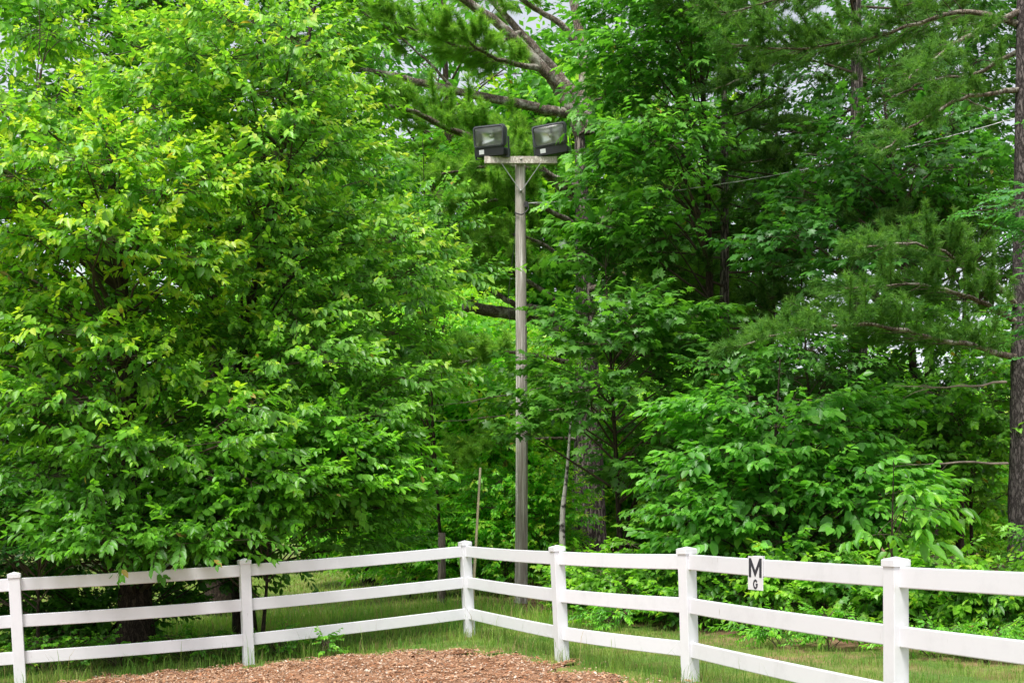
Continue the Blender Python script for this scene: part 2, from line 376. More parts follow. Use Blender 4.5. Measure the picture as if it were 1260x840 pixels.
def template(kind, g):
    """one spray of unit length along +X: leaf frames, places, sizes (of spray length), age 0 old .. 1 young tip"""
    D = []; T = []; S = []; A = []; U = []
    if kind == 'alt':
        n = 13
        for i in range(n):
            t = (i + .6) / n; sd = 1 if i % 2 else -1
            p = np.array((t, 0, -.16 * t * t))
            a = g.uniform(.5, 1.15) * (1 - .5 * t); D.append((math.cos(a), sd * math.sin(a), g.uniform(-1.25, -.1))); T.append(p + (0, sd * .02, 0))
            S.append(g.uniform(.21, .30) * (1 - .25 * t)); A.append(t); U.append((g.normal(0, .3), g.normal(0, .35), 1))
        for q in range(2):
            D.append((1, g.normal(0, .3), g.uniform(-.3, .35))); T.append(np.array((1, 0, -.16))); S.append(.17); A.append(1.); U.append((0, g.normal(0, .3), 1))
    elif kind == 'pinnate':
        n = 8
        for i in range(n):
            t = (i + 1.4) / (n + 1.4)
            for sd in (1, -1):
                D.append((.45, sd, g.uniform(-.35, .0))); T.append(np.array((t, 0, -.22 * t * t))); S.append(g.uniform(.22, .27) * (1 - .55 * abs(t - .55))); A.append(t * .6); U.append((0, g.normal(0, .2), 1))
        D.append((1, 0, -.3)); T.append(np.array((1, 0, -.22))); S.append(.2); A.append(.7); U.append((0, 0, 1))
    elif kind == 'whorl':                          # hickory-like: stalk with five to seven big hanging leaflets
        for (t, a, s) in ((.55, 1.15, .42), (.55, -1.15, .42), (.78, .8, .55), (.78, -.8, .55), (1, 0, .62)):
            D.append((math.cos(a), math.sin(a), g.uniform(-1.1, -.5))); T.append(np.array((t, 0, -.1 * t))); S.append(s * g.uniform(.85, 1.1)); A.append(.5 + .5 * g.random()); U.append((0, g.normal(0, .3), 1))
    elif kind == 'opp':                            # maple twig: opposite pairs on stalks
        n = 5
        for i in range(n):
            t = (i + .8) / n
            for sd in (1, -1):
                a = g.uniform(.6, 1.3) * (1 - .4 * t); st = .17 * (1.1 - t * .6)
                dv = np.array((math.cos(a), sd * math.sin(a), g.uniform(-.1, .15)))
                D.append((math.cos(a), sd * math.sin(a), g.uniform(-1.1, -.2))); T.append(np.array((t * .9, 0, -.1 * t * t)) + dv * st)
                S.append(g.uniform(.26, .38) * (1 - .2 * t)); A.append(t); U.append((g.normal(0, .25), g.normal(0, .3), 1))
        D.append((1, 0, -.4)); T.append(np.array((1, 0, -.1))); S.append(.26); A.append(1); U.append((0, 0, 1))
    D = np.array(D, float); U = np.array(U, float)
    return frames(D, U), np.array(T), np.array(S), np.array(A)
TEMPL = {k: [template(k, np.random.default_rng(100 + i)) for i in range(8)] for k in ('alt', 'pinnate', 'whorl', 'opp')}

LEAF1 = {k: tri_mesh('leaf', V, F, M_LEAF1) for k, (V, F) in SHAPES.items()}
TRI_COUNT = [0]

def spray_leaves(kind, base, dirs, length, g, c_old, c_young, young, hue=.22):
    """leaves of many sprays at once -> R (N,3,3), T (N,3), S (N,), C (N,3)"""
    n = len(base); up = np.array((0, 0, 1.))[None] + g.normal(0, .22, (n, 3))
    Fr = frames(dirs, up); R = []; T = []; S = []; C = []
    which = g.integers(0, 8, n)
    sc = g.normal(0, hue, n)                       # each spray has its own tint
    for k in range(8):
        q = np.where(which == k)[0]
        if not len(q): continue
        Rl, tl, sl, al = TEMPL[kind][k]
        fl = np.where(g.random(len(q)) < .5, 1., -1.)
        r = Fr[q][:, None] @ Rl[None]
        r = r + g.normal(0, .10, r.shape); x = norm(r[..., 0]); y = norm(r[..., 1] - x * (r[..., 1] * x).sum(-1, keepdims=True)); r = np.stack([x, y, np.cross(x, y)], -1)
        t = base[q][:, None] + length[q][:, None, None] * np.einsum('nij,mj->nmi', Fr[q], tl)
        s = length[q][:, None] * sl[None] * np.clip(g.normal(1, .2, (len(q), len(sl))), .45, 1.45)
        yg = np.clip(al[None] ** 2.2 * young[q][:, None] * g.uniform(.5, 1.3, s.shape), 0, 1)[..., None]
        c = (1 - yg) * np.asarray(c_old) + yg * np.asarray(c_young)
        c = c * np.exp(sc[q][:, None, None] * np.array((1.0, .75, .7)) + g.normal(0, .13, s.shape)[..., None])
        od = g.random(s.shape) < .0018; c[od] = np.array((.16, .10, .03))
        c = np.minimum(c * LEAF_GAIN, (.50, .62, .2))
        R.append(r.reshape(-1, 3, 3)); T.append(t.reshape(-1, 3)); S.append(s.ravel()); C.append(c.reshape(-1, 3))
    return np.concatenate(R), np.concatenate(T), np.concatenate(S), np.concatenate(C)

def leaf_mesh(name, shape, R, T, S, C, mat=None):
    V, F = SHAPES[shape]; n = len(T)
    P = np.einsum('nij,kj->nki', R, V) * S[:, None, None] + T[:, None]
    TRI_COUNT[0] += n * len(F)
    return tri_mesh(name, P.reshape(-1, 3), (F[None] + (np.arange(n) * len(V))[:, None, None]).reshape(-1, 3), mat or M_LEAF, np.repeat(C, len(V), 0))

def pick_front(R, T, S, n):
    """the n leaves that show largest in the photograph's view: nearest in their patch of picture"""
    px = CX + FOC * T[:, 0] / T[:, 1]; py = HY - FOC * (T[:, 2] - CAMZ) / T[:, 1]
    ok = (px > 4) & (px < 1256) & (py > 4) & (py < 836) & (T[:, 1] > 3)
    cell = (px // 9).astype(int) * 1000 + (py // 9).astype(int)
    o = np.lexsort((T[:, 1], cell)); o = o[ok[o]]
    _, f = np.unique(cell[o], return_index=True); f = o[f]
    return f[np.argsort(-S[f] / T[f, 1])[:n]]

def put_leaves(parent, shape, R, T, S, C, single=0, name='leaf'):
    keep = np.ones(len(T), bool)
    if single:
        for i in pick_front(R, T, S, single):
            o = bpy.data.objects.new(name, LEAF1[shape]); COL.objects.link(o); o.parent = parent
            m = np.eye(4); m[:3, :3] = R[i] * S[i]; m[:3, 3] = T[i] - np.array(parent.location)
            o.matrix_local = Matrix(m.tolist()); o.color = (*[float(c) for c in C[i]], 1); keep[i] = False
    if keep.any():
        o = link('crown', leaf_mesh('crown', shape, R[keep], T[keep], S[keep], C[keep]), parent)
        if keep.sum() > 300: o['kind'] = 'stuff'

# ------------------------------------------------------------------ broadleaf trees and shrubs
def clusters(ells, n, g, mind):
    """points in a union of ellipsoids, kept apart, more of them towards the skin"""
    out = []; tot = sum(e[1][0] * e[1][1] * e[1][2] for e in ells); tries = 0
    while len(out) < n and tries < n * 60:
        tries += 1
        u = g.random() * tot; k = 0
        for k, e in enumerate(ells):
            u -= e[1][0] * e[1][1] * e[1][2]
            if u <= 0: break
        c, r = np.array(ells[k][0]), np.array(ells[k][1])
        d = norm(g.normal(0, 1, 3)); p = c + d * r * g.random() ** .28
        if p[2] < gz1(p[0], p[1]) + .15: continue
        if any(np.sum((p - q) ** 2 * (1, 1, 1.8)) < mind * mind for q in out): continue
        out.append(p)
    return np.array(out)

def broad_tree(name, label, cat, base, top, r0, ells, ncl, nsp, shape='ovate', kind='alt', length=.55, c_old=(.04, .095, .018), c_young=(.15, .22, .03),
               young=.6, seed=1, mind=.55, flat=.42, spread=.62, single=0, group=None, bark=None, trunk_pts=None, sides=9, droop=.0, hue=.22, sunlit_z=None, limb_r=1.0, origin=None, extra=None):
    g = np.random.default_rng(seed)
    bx, by = base; bz = gz1(bx, by)
    root = empty(name, (bx, by, bz), label, cat, group) if origin is None else origin
    top = np.array(top, float)
    tp = np.array([(bx, by, bz - .1)] + list(trunk_pts or []) + [tuple(top)])
    if trunk_pts is None:
        m = (tp[0] + tp[-1]) / 2 + g.normal(0, .12, 3) * (1, 1, 0) * r0 * 8; tp = np.array([tp[0], m, tp[-1]])
    P = curve3(tp, 26); t = np.linspace(0, 1, 26); Rr = r0 * (1 - .86 * t ** .9) * (1 + .45 * np.exp(-t * 26 * .5))
    b = Geo(); b.tube(P, Rr, sides, .05, seed)
    link('trunk', b.mesh('trunk', bark or M_BARK), root)
    cl = clusters(ells, ncl, g, mind)
    if extra is not None: cl = np.concatenate([cl, np.array(extra)])
    br = Geo(); B = []; Dv = []
    for c in cl:
        hd = np.linalg.norm(c[:2] - np.array((np.interp(c[2], P[:, 2], P[:, 0]), np.interp(c[2], P[:, 2], P[:, 1]))))
        za = np.clip(c[2] - .55 * hd - .1, P[0, 2] + .12 * (P[-1, 2] - P[0, 2]), P[-1, 2] - .05)
        i = int(np.argmin(abs(P[:, 2] - za))); a = P[i]
        L = np.linalg.norm(c - a); mid = (a + c) / 2 + np.array((0, 0, .10 * L)) + g.normal(0, .06 * L, 3)
        r1 = min(Rr[i] * .6, .008 + .009 * L) * limb_r
        br.tube(curve3([a, mid, c], 7), np.linspace(r1, .006, 7), 5)
        out = c[:2] - P[i][:2]; out = out / (np.linalg.norm(out) + 1e-6)
        m = max(3, int(nsp * g.uniform(.65, 1.35))); k = g.random((m, 1)) ** .5
        off = norm(g.normal(0, 1, (m, 3))) * k * np.array((spread, spread, spread * flat))
        p = c + off
        d = np.stack([out[0] * .75 + off[:, 0] / spread * 1.1, out[1] * .75 + off[:, 1] / spread * 1.1, .15 + off[:, 2] * .4 - droop], -1) + g.normal(0, .28, (m, 3))
        d = norm(d); st = c + off * .25
        for q in range(m):
            br.tube(np.array([st[q] * .6 + c * .4, p[q], p[q] + d[q] * length * .95 - (0, 0, .13 * length)]), (.006, .0035, .0015), 3, cap=False)
        B.append(p); Dv.append(d)
    o = link('branches', br.mesh('branches', M_TWIG), root); o['kind'] = 'stuff'; TRI_COUNT[0] += sum(len(f) for f in br.F)
    B = np.concatenate(B); Dv = np.concatenate(Dv); n = len(B)
    yz = np.full(n, young) if sunlit_z is None else young * smooth(sunlit_z[0], sunlit_z[1], B[:, 2] + g.normal(0, .3, n))  # yellow tip colour grows with height, painting sunlit crown tops into the leaves
    R, T, S, C = spray_leaves(kind, B, Dv, length * g.uniform(.75, 1.25, n), g, c_old, c_young, yz, hue)
    put_leaves(root, shape, R, T, S, C, single)
    return root

def copy_tree(o, loc, rz, s, label=None):
    c = o.copy(); COL.objects.link(c); c.location = loc; c.rotation_euler = (0, 0, rz); c.scale = (s, s, s)
    if label: c['label'] = label
    for ch in list(o.children):
        d = ch.copy(); COL.objects.link(d); d.parent = c; d.matrix_parent_inverse = ch.matrix_parent_inverse.copy()
        for gch in list(ch.children):
            e = gch.copy(); COL.objects.link(e); e.parent = d; e.matrix_parent_inverse = gch.matrix_parent_inverse.copy()
    return c

# ------------------------------------------------------------------ pines
def tufts(B, D, g, ln=.11, nn=26, wd=.0045, c0=(.035, .075, .018), c1=(.085, .13, .03)):
    wd = wd * 1.9
    """needle bundles standing forward round a twig tip"""
    n = len(B); Fr = frames(D, np.array((0, 0, 1.))[None] + g.normal(0, .3, (n, 3)))
    a = g.uniform(0, 6.283, (n, nn)); sp = g.uniform(.25, 1.15, (n, nn)); l = ln * g.uniform(.7, 1.2, (n, nn)); s0 = g.uniform(-.10, .02, (n, nn))
    loc = np.stack([np.cos(sp), np.sin(sp) * np.cos(a), np.sin(sp) * np.sin(a)], -1)
    d = np.einsum('nij,nkj->nki', Fr, loc); st = B[:, None] + Fr[:, None, :, 0] * s0[..., None]
    side = norm(np.cross(d, g.normal(0, 1, d.shape))) * wd / 2
    tip = st + d * l[..., None] - np.array((0, 0, 1)) * (l * .12)[..., None]
    V = np.stack([st - side, st + side, tip], 2).reshape(-1, 3)
    F = np.arange(n * nn * 3).reshape(-1, 3); TRI_COUNT[0] += len(F)
    t = np.clip(.5 + .3 * g.normal(0, 1, n), 0, 1); c = lerp(c0, c1, t) * np.array((2.0, 2.25, 1.6))
    c = np.repeat(c, nn * 3, 0) * np.repeat(g.uniform(.8, 1.2, (n * nn, 1)), 3, 0)
    return V, F, c

def bough(geo, P, L, g, B, D, dens=1.0, start=.3, width=.75, r0=.03, r1=.006, sides=6, rough=0, tw=.1, lean=.25, tube=True):
    """limb along P with flat fans of twigs, tuft places appended to B and D"""
    n = len(P)
    if tube: geo.tube(P, np.linspace(r0, r1, n) if np.isscalar(r0) else r0, sides, rough, int(g.integers(1e6)))
    s = np.concatenate([[0], np.cumsum(np.linalg.norm(np.diff(P, axis=0), axis=1))]); tot = s[-1]
    k = int(tot * 5.5 * dens)
    for i in range(k):
        u = start + (1 - start) * (i + g.random()) / k; q = np.array([np.interp(u * tot, s, P[:, j]) for j in range(3)])
        tg = norm(np.array([np.interp(min(1, u + .04) * tot, s, P[:, j]) for j in range(3)]) - np.array([np.interp(max(0, u - .04) * tot, s, P[:, j]) for j in range(3)]))
        h = norm(np.cross((0, 0, 1.), tg)); sd = 1 if g.random() < .5 else -1
        a = g.uniform(.6, 1.1); d = norm(tg * math.cos(a) + h * sd * math.sin(a) + np.array((0, 0, g.normal(lean * .5, .22))))
        ll = width * tot ** .35 * (.35 + .65 * math.sin(min(1, (1 - u) * 1.5 + .12) * 1.5)) * g.uniform(.45, 1.1)
        e = q + d * ll + np.array((0, 0, lean * .3 * ll)); mid = (q + e) / 2 - np.array((0, 0, .04 * ll))
        geo.tube(np.array([q, mid, e]), (.007, .005, .003), 3, cap=False)
        m = max(3, int(ll / tw * 2))
        for j in range(m):
            f = .35 + .65 * (j + g.random()) / m; c = q * (1 - f) ** 2 + 2 * mid * f * (1 - f) + e * f * f
            dd = norm(d + g.normal(0, .5, 3) + np.array((0, 0, .35))); of = g.uniform(.03, .16)
            B.append(c + dd * of); D.append(dd)
    B.append(P[-1]); D.append(norm(P[-1] - P[-2]))

def pine(name, label, base, top, r0, limbs, seed, rand=None, group=None, nn=26, ln=.11, wd=.0045, c0=(.035, .075, .018), c1=(.085, .13, .03), trunk_pts=None, sides=14, bark=None, dead=(), dens=1.0, width=.75):
    """limbs: explicit lists of points; rand: (zmin, zmax, count, length) for whorled limbs"""
    g = np.random.default_rng(seed); bx, by = base; bz = gz1(bx, by)
    root = empty(name, (bx, by, bz), label, 'tree', group)
    tp = [(bx, by, bz - .15)] + list(trunk_pts or []) + [top]
    if len(tp) == 2: tp.insert(1, tuple((np.array(tp[0]) + np.array(tp[1])) / 2 + g.normal(0, .05, 3) * (1, 1, 0)))
    P = curve3(tp, 48); t = np.linspace(0, 1, 48); R = r0 * (1 - .8 * t) * (1 + .35 * np.exp(-t * 25))
    b = Geo(); b.tube(P, R, sides, .045, seed); link('trunk', b.mesh('trunk', bark or M_PINEBARK), root)
    B = []; D = []; geo = Geo()
    for L in limbs:
        own = Geo(); n = max(8, int(len(L['p']) * 5)); Q = curve3(L['p'], n); Q[1:-1] += g.normal(0, .012, (n - 2, 3))
        own.tube(Q, L['r'] * (L.get('r1', .01) / L['r']) ** np.linspace(0, 1, n), 10, .07, int(g.integers(1e6)))
        link('limb', own.mesh('limb', L.get('mat', M_LICHEN)), root)
        if L.get('dens', 1) > 0: bough(geo, Q, None, g, B, D, L.get('dens', 1) * dens, L.get('start', .35), L.get('width', width), tube=False)
    if rand:
        z0, z1, cnt, ll = rand; az = g.uniform(0, 6.283)
        for i in range(cnt):
            z = z0 + (z1 - z0) * (i + g.random()) / cnt; az += 2.4 + g.normal(0, .3)
            l = ll * (1 - .55 * (z - z0) / (z1 - z0 + 1e-6)) * g.uniform(.6, 1.1); k = int(np.argmin(abs(P[:, 2] - z))); a = P[k]
            h = np.array((math.cos(az), math.sin(az), 0)); Q = curve3([a, a + h * l * .5 + (0, 0, l * g.uniform(0, .12)), a + h * l + (0, 0, l * g.uniform(.0, .25))], 9)
            bough(geo, Q, None, g, B, D, dens, .3, width, r0=.012 + .009 * l)
    if geo.V:
        o = link('branches', geo.mesh('branches', M_TWIG), root); o['kind'] = 'stuff'; TRI_COUNT[0] += sum(len(f) for f in geo.F)
    for Q in dead:
        own = Geo(); Q = curve3(Q, 10); Q[1:-1] += g.normal(0, .01, (8, 3)); own.tube(Q, np.linspace(.022, .004, 10), 5, .1, 3)
        for k in range(5):
            i = int(g.integers(3, 9)); d = norm(norm(Q[i] - Q[i - 1]) + g.normal(0, .5, 3)) * g.uniform(.2, .5)
            own.tube(np.array([Q[i], Q[i] + d * .6, Q[i] + d + (0, 0, -.04)]), (.007, .005, .002), 3)
        link('dead_branch', own.mesh('dead_branch', M_DEAD), root)
    if B:
        V, F, c = tufts(np.array(B), np.array(D), g, ln, nn, wd, c0, c1)
        o = link('needles', tri_mesh('needles', V, F, M_NEEDLE, c), root); o['kind'] = 'stuff'
    return root
#@@BUILD
# ------------------------------------------------------------------ the white fence
M_VINYL, _n, _l, _b = new_mat('white_vinyl')
_b.inputs['Roughness'].default_value = .38; _b.inputs['Specular IOR Level'].default_value = .45
_tc = _n.new('ShaderNodeNewGeometry'); _nz = _n.new('ShaderNodeTexNoise'); _nz.inputs['Scale'].default_value = 2.2; _nz.inputs['Detail'].default_value = 9; _nz.inputs['Roughness'].default_value = .75
_l.new(_tc.outputs['Position'], _nz.inputs['Vector'])
_cr = _n.new('ShaderNodeValToRGB'); _cr.color_ramp.elements[0].position = .28; _cr.color_ramp.elements[1].position = .5
_cr.color_ramp.elements[0].color = (.61, .605, .63, 1); _cr.color_ramp.elements[1].color = (.69, .685, .715, 1)
_l.new(_nz.outputs['Fac'], _cr.inputs[0])
_mp = _n.new('ShaderNodeMapping'); _mp.inputs['Scale'].default_value = (30, 30, 5); _l.new(_tc.outputs['Position'], _mp.inputs[0])
_n2 = _n.new('ShaderNodeTexNoise'); _n2.inputs['Scale'].default_value = 1; _n2.inputs['Detail'].default_value = 5; _l.new(_mp.outputs[0], _n2.inputs['Vector'])
_r2 = _n.new('ShaderNodeMapRange'); _r2.inputs['From Min'].default_value = .695; _r2.inputs['From Max'].default_value = .80; _l.new(_n2.outputs['Fac'], _r2.inputs['Value'])
_mx = _n.new('ShaderNodeMix'); _mx.data_type = 'RGBA'; _mx.inputs['B'].default_value = (.42, .40, .36, 1)
_l.new(_r2.outputs[0], _mx.inputs['Factor']); _l.new(_cr.outputs[0], _mx.inputs['A']); _l.new(_mx.outputs['Result'], _b.inputs['Base Color'])

def fence():
    pts = FENCE_PTS; n = len(pts); Hh = [1.3] * n
    Hh[0] = 1.31; Hh[1] = 1.32; Hh[2] = 1.33
    lean = [-.06, -.078, -.058, -.068, -.062, -.038, -.004, 0]
    root = empty('fence', (pts[3][0], pts[3][1], gz1(*pts[3])), 'white vinyl three-rail paddock fence turning a corner in front of the trees', 'fence')
    base = [np.array((x, y, gz1(x, y))) for x, y in pts]
    topv = [b + np.array((lean[i], 0, Hh[i])) for i, b in enumerate(base)]
    for i in range(n):
        a = np.array(pts[max(0, i - 1)] if i > 3 or i == 0 or i < 3 else pts[i]); c = np.array(pts[min(n - 1, i + 1)])
        if i <= 3: dr = np.array(pts[min(i + 1, 3)]) - np.array(pts[min(i + 1, 3) - 1])
        else: dr = np.array(pts[i]) - np.array(pts[i - 1])
        up = Vector(topv[i] - base[i]).normalized(); x = Vector((dr[0], dr[1], 0)).normalized(); y = up.cross(x).normalized(); x = y.cross(up)
        rot = Matrix((x, y, up)).transposed()
        bm = bmesh.new(); L = Hh[i] + .10 - .012
        box(bm, Vector(base[i]) + up * (L / 2 - .10), (.127, .127, L), rot, .006)
        post = link('post', bm_mesh('post', bm, M_VINYL), root)
        bm = bmesh.new(); c0 = Vector(topv[i]) - up * .045
        box(bm, c0, (.146, .146, .05), rot, .004)
        vs = [bm.verts.new(c0 + rot @ Vector((sx * .071, sy * .071, .0255))) for sx, sy in ((-1, -1), (1, -1), (1, 1), (-1, 1))]
        ap = bm.verts.new(c0 + rot @ Vector((0, 0, .048)))
        for q in range(4): bm.faces.new((vs[q], vs[(q + 1) % 4], ap))
        cap = bpy.data.objects.new('cap', bm_mesh('cap', bm, M_VINYL)); COL.objects.link(cap); cap.parent = post
    for i in range(n - 1):
        for hz in (1.155, .735, .313):
            def pt(j): return base[j] + (topv[j] - base[j]) * (hz * (Hh[j] / 1.3) / Hh[j])
            a, b = pt(i), pt(i + 1); d = (b - a) / np.linalg.norm(b - a); a = a + d * .055; b = b - d * .055
            k = 9; bm = bmesh.new(); g = np.random.default_rng(int(i * 10 + hz * 10)); sag = g.uniform(.003, .010)
            # extruded hollow-section rail with rounded edges, sagging a little
            hy, hx, r = .0745, .021, .008; prof = []
            for (cx_, cz_, a0) in ((hx - r, hy - r, 0), (-hx + r, hy - r, 90), (-hx + r, -hy + r, 180), (hx - r, -hy + r, 270)):
                for q in (0, 45, 90): an = math.radians(a0 + q); prof.append((cx_ + r * math.cos(an), cz_ + r * math.sin(an)))
            nrm = Vector((0, 0, 1)).cross(Vector(d)).normalized(); rings = []
            for q in range(k):
                t = q / (k - 1); c = Vector(a + (b - a) * t) - Vector((0, 0, sag * 4 * t * (1 - t)))
                rings.append([bm.verts.new(c + nrm * px + Vector((0, 0, pz))) for px, pz in prof])
            m = len(prof)
            for q in range(k - 1):
                for s in range(m): bm.faces.new((rings[q][s], rings[q][(s + 1) % m], rings[q + 1][(s + 1) % m], rings[q + 1][s]))
            bm.faces.new(rings[0][::-1]); bm.faces.new(rings[-1]); bmesh.ops.recalc_face_normals(bm, faces=bm.faces[:])
            link('rail', bm_mesh('rail', bm, M_VINYL), root)
    return base, topv
FBASE, FTOP = fence()

# ------------------------------------------------------------------ the letter sign
M_SIGN = plain('sign_white', (.70, .695, .72), .35); M_INK = plain('sign_ink', (.030, .030, .042), .5)
def stroke(bm, P, wd, z0, z1, mapf, closed=False):
    P = [Vector(p) for p in P]; n = len(P); Lf = []; Rt = []
    for i in range(n):
        a = P[i - 1] if i else P[i]; b = P[i + 1] if i < n - 1 else P[i]; t1 = (P[i] - a).normalized() if i else (b - P[i]).normalized(); t2 = (b - P[i]).normalized() if i < n - 1 else t1
        nn = Vector((-(t1 + t2).y, (t1 + t2).x)).normalized(); k = wd / 2 / max(.35, nn.dot(Vector((-t1.y, t1.x))))
        Lf.append(P[i] + nn * k); Rt.append(P[i] - nn * k)
    f = [[bm.verts.new(mapf(p.x, p.y, z)) for p in S] for z in (z0, z1) for S in (Lf, Rt)]
    for i in range(n - 1):
        for q in ((f[2][i], f[2][i + 1], f[3][i + 1], f[3][i]), (f[0][i], f[1][i], f[1][i + 1], f[0][i + 1]), (f[0][i], f[0][i + 1], f[2][i + 1], f[2][i]), (f[1][i], f[3][i], f[3][i + 1], f[1][i + 1])): bm.faces.new(q)
    bm.faces.new((f[0][0], f[2][0], f[3][0], f[1][0])); bm.faces.new((f[0][-1], f[1][-1], f[3][-1], f[2][-1]))
    bmesh.ops.recalc_face_normals(bm, faces=bm.faces[:])
def sign():
    a, b = FENCE_PTS[5], FENCE_PTS[6]; t = .412; x = a[0] + (b[0] - a[0]) * t; y = a[1] + (b[1] - a[1]) * t
    d = Vector((b[0] - a[0], b[1] - a[1], 0)).normalized(); nrm = Vector((-d.y, d.x, 0))
    if nrm.y > 0: nrm = -nrm                         # towards the arena
    zt = gz1(x, y) + 1.245
    mid = [FBASE[j] + (FTOP[j] - FBASE[j]) * (1.155 / 1.3) for j in (5, 6)]; mx_ = mid[0] + (mid[1] - mid[0]) * t
    o0 = Vector((mx_[0], mx_[1], zt)) + nrm * .031
    root = empty('letter_sign', tuple(o0), 'white arena letter sign with black M and small G hooked over the top rail', 'sign')
    W, H = .242, .290
    right = d                                       # reading direction seen from the arena
    mapf = lambda u, v, z: o0 + right * u + Vector((0, 0, v)) + nrm * z
    bm = bmesh.new(); rot = Matrix((right, -nrm, Vector((0, 0, 1)))).transposed()
    box(bm, mapf(0, -H / 2, -.004), (W, .006, H), rot, .002)
    link('board', bm_mesh('board', bm, M_SIGN), root)
    bm = bmesh.new(); box(bm, mapf(0, .0015, -.032), (W * .45, .052, .004), rot); box(bm, mapf(0, -.03, -.0595), (W * .45, .004, .064), rot)
    link('hook', bm_mesh('hook', bm, M_SIGN), root)
    bm = bmesh.new(); w2, zt2, zb = .085, -.016, -.180
    stroke(bm, [(-w2, zb), (-w2, zt2)], .036, -.001, .0016, mapf)
    stroke(bm, [(w2, zb), (w2, zt2)], .036, -.001, .0016, mapf)
    stroke(bm, [(-w2 + .004, zt2 - .012), (0, zb + .03), (w2 - .004, zt2 - .012)], .032, -.001, .0013, mapf)
    o = link('letter', bm_mesh('letter', bm, M_INK), root); o['label'] = 'large black letter M'
    bm = bmesh.new(); P = []; gx, gy, rx, ry = 0.004, -.239, .029, .034
    for q in range(0, 15):
        an = math.radians(35 + q * 290 / 14); P.append((gx + rx * math.cos(an), gy + ry * math.sin(an) * 1.0))
    P += [(gx + rx, gy - .002), (gx + .006, gy - .002)]
    stroke(bm, P, .0165, -.001, .0016, mapf)
    o = link('letter', bm_mesh('letter', bm, M_INK), root); o['label'] = 'small black letter G'
sign()

# ------------------------------------------------------------------ light pole with two floodlights
M_POLE = bark_mat('weathered_pole', (.37, .32, .285), (.80, .755, .715), 6, .03, .6)
M_TIMBER = bark_mat('weathered_timber', (.40, .34, .30), (.72, .66, .60), 7, .5, .3)
M_HOUSING = plain('floodlight_housing', (.065, .069, .078), .42, .1, .5, .25, 14)
M_BLACK = plain('black_box', (.012, .012, .014), .5)
M_REFL = plain('reflector', (.80, .80, .76), .36, .85, .5, .08, 20)
M_BULB = plain('lamp_bulb', (.85, .83, .76), .15, 0, .7)
M_STICKER = plain('sticker', (.62, .62, .63), .5)
M_STEEL = plain('galvanised', (.38, .38, .37), .5, .6, .5, .2, 20)
M_CABLE = plain('black_cable', (.015, .015, .016), .6)
M_WIRE = plain('bare_wire', (.50, .50, .50), .4, .3)
M_GLASS, _n, _l, _b = new_mat('front_glass')
_tr = _n.new('ShaderNodeBsdfTransparent'); _tr.inputs[0].default_value = (.90, .93, .90, 1); _gl = _n.new('ShaderNodeBsdfGlossy'); _gl.inputs['Roughness'].default_value = .12
_fr = _n.new('ShaderNodeFresnel'); _fr.inputs[0].default_value = 1.5; _mu = _n.new('ShaderNodeMath'); _mu.operation = 'MULTIPLY_ADD'; _mu.inputs[1].default_value = 1.; _mu.inputs[2].default_value = .03
_ms = _n.new('ShaderNodeMixShader'); _l.new(_fr.outputs[0], _mu.inputs[0]); _l.new(_mu.outputs[0], _ms.inputs[0]); _l.new(_tr.outputs[0], _ms.inputs[1]); _l.new(_gl.outputs[0], _ms.inputs[2]); _l.new(_ms.outputs[0], _n['Material Output'].inputs['Surface'])

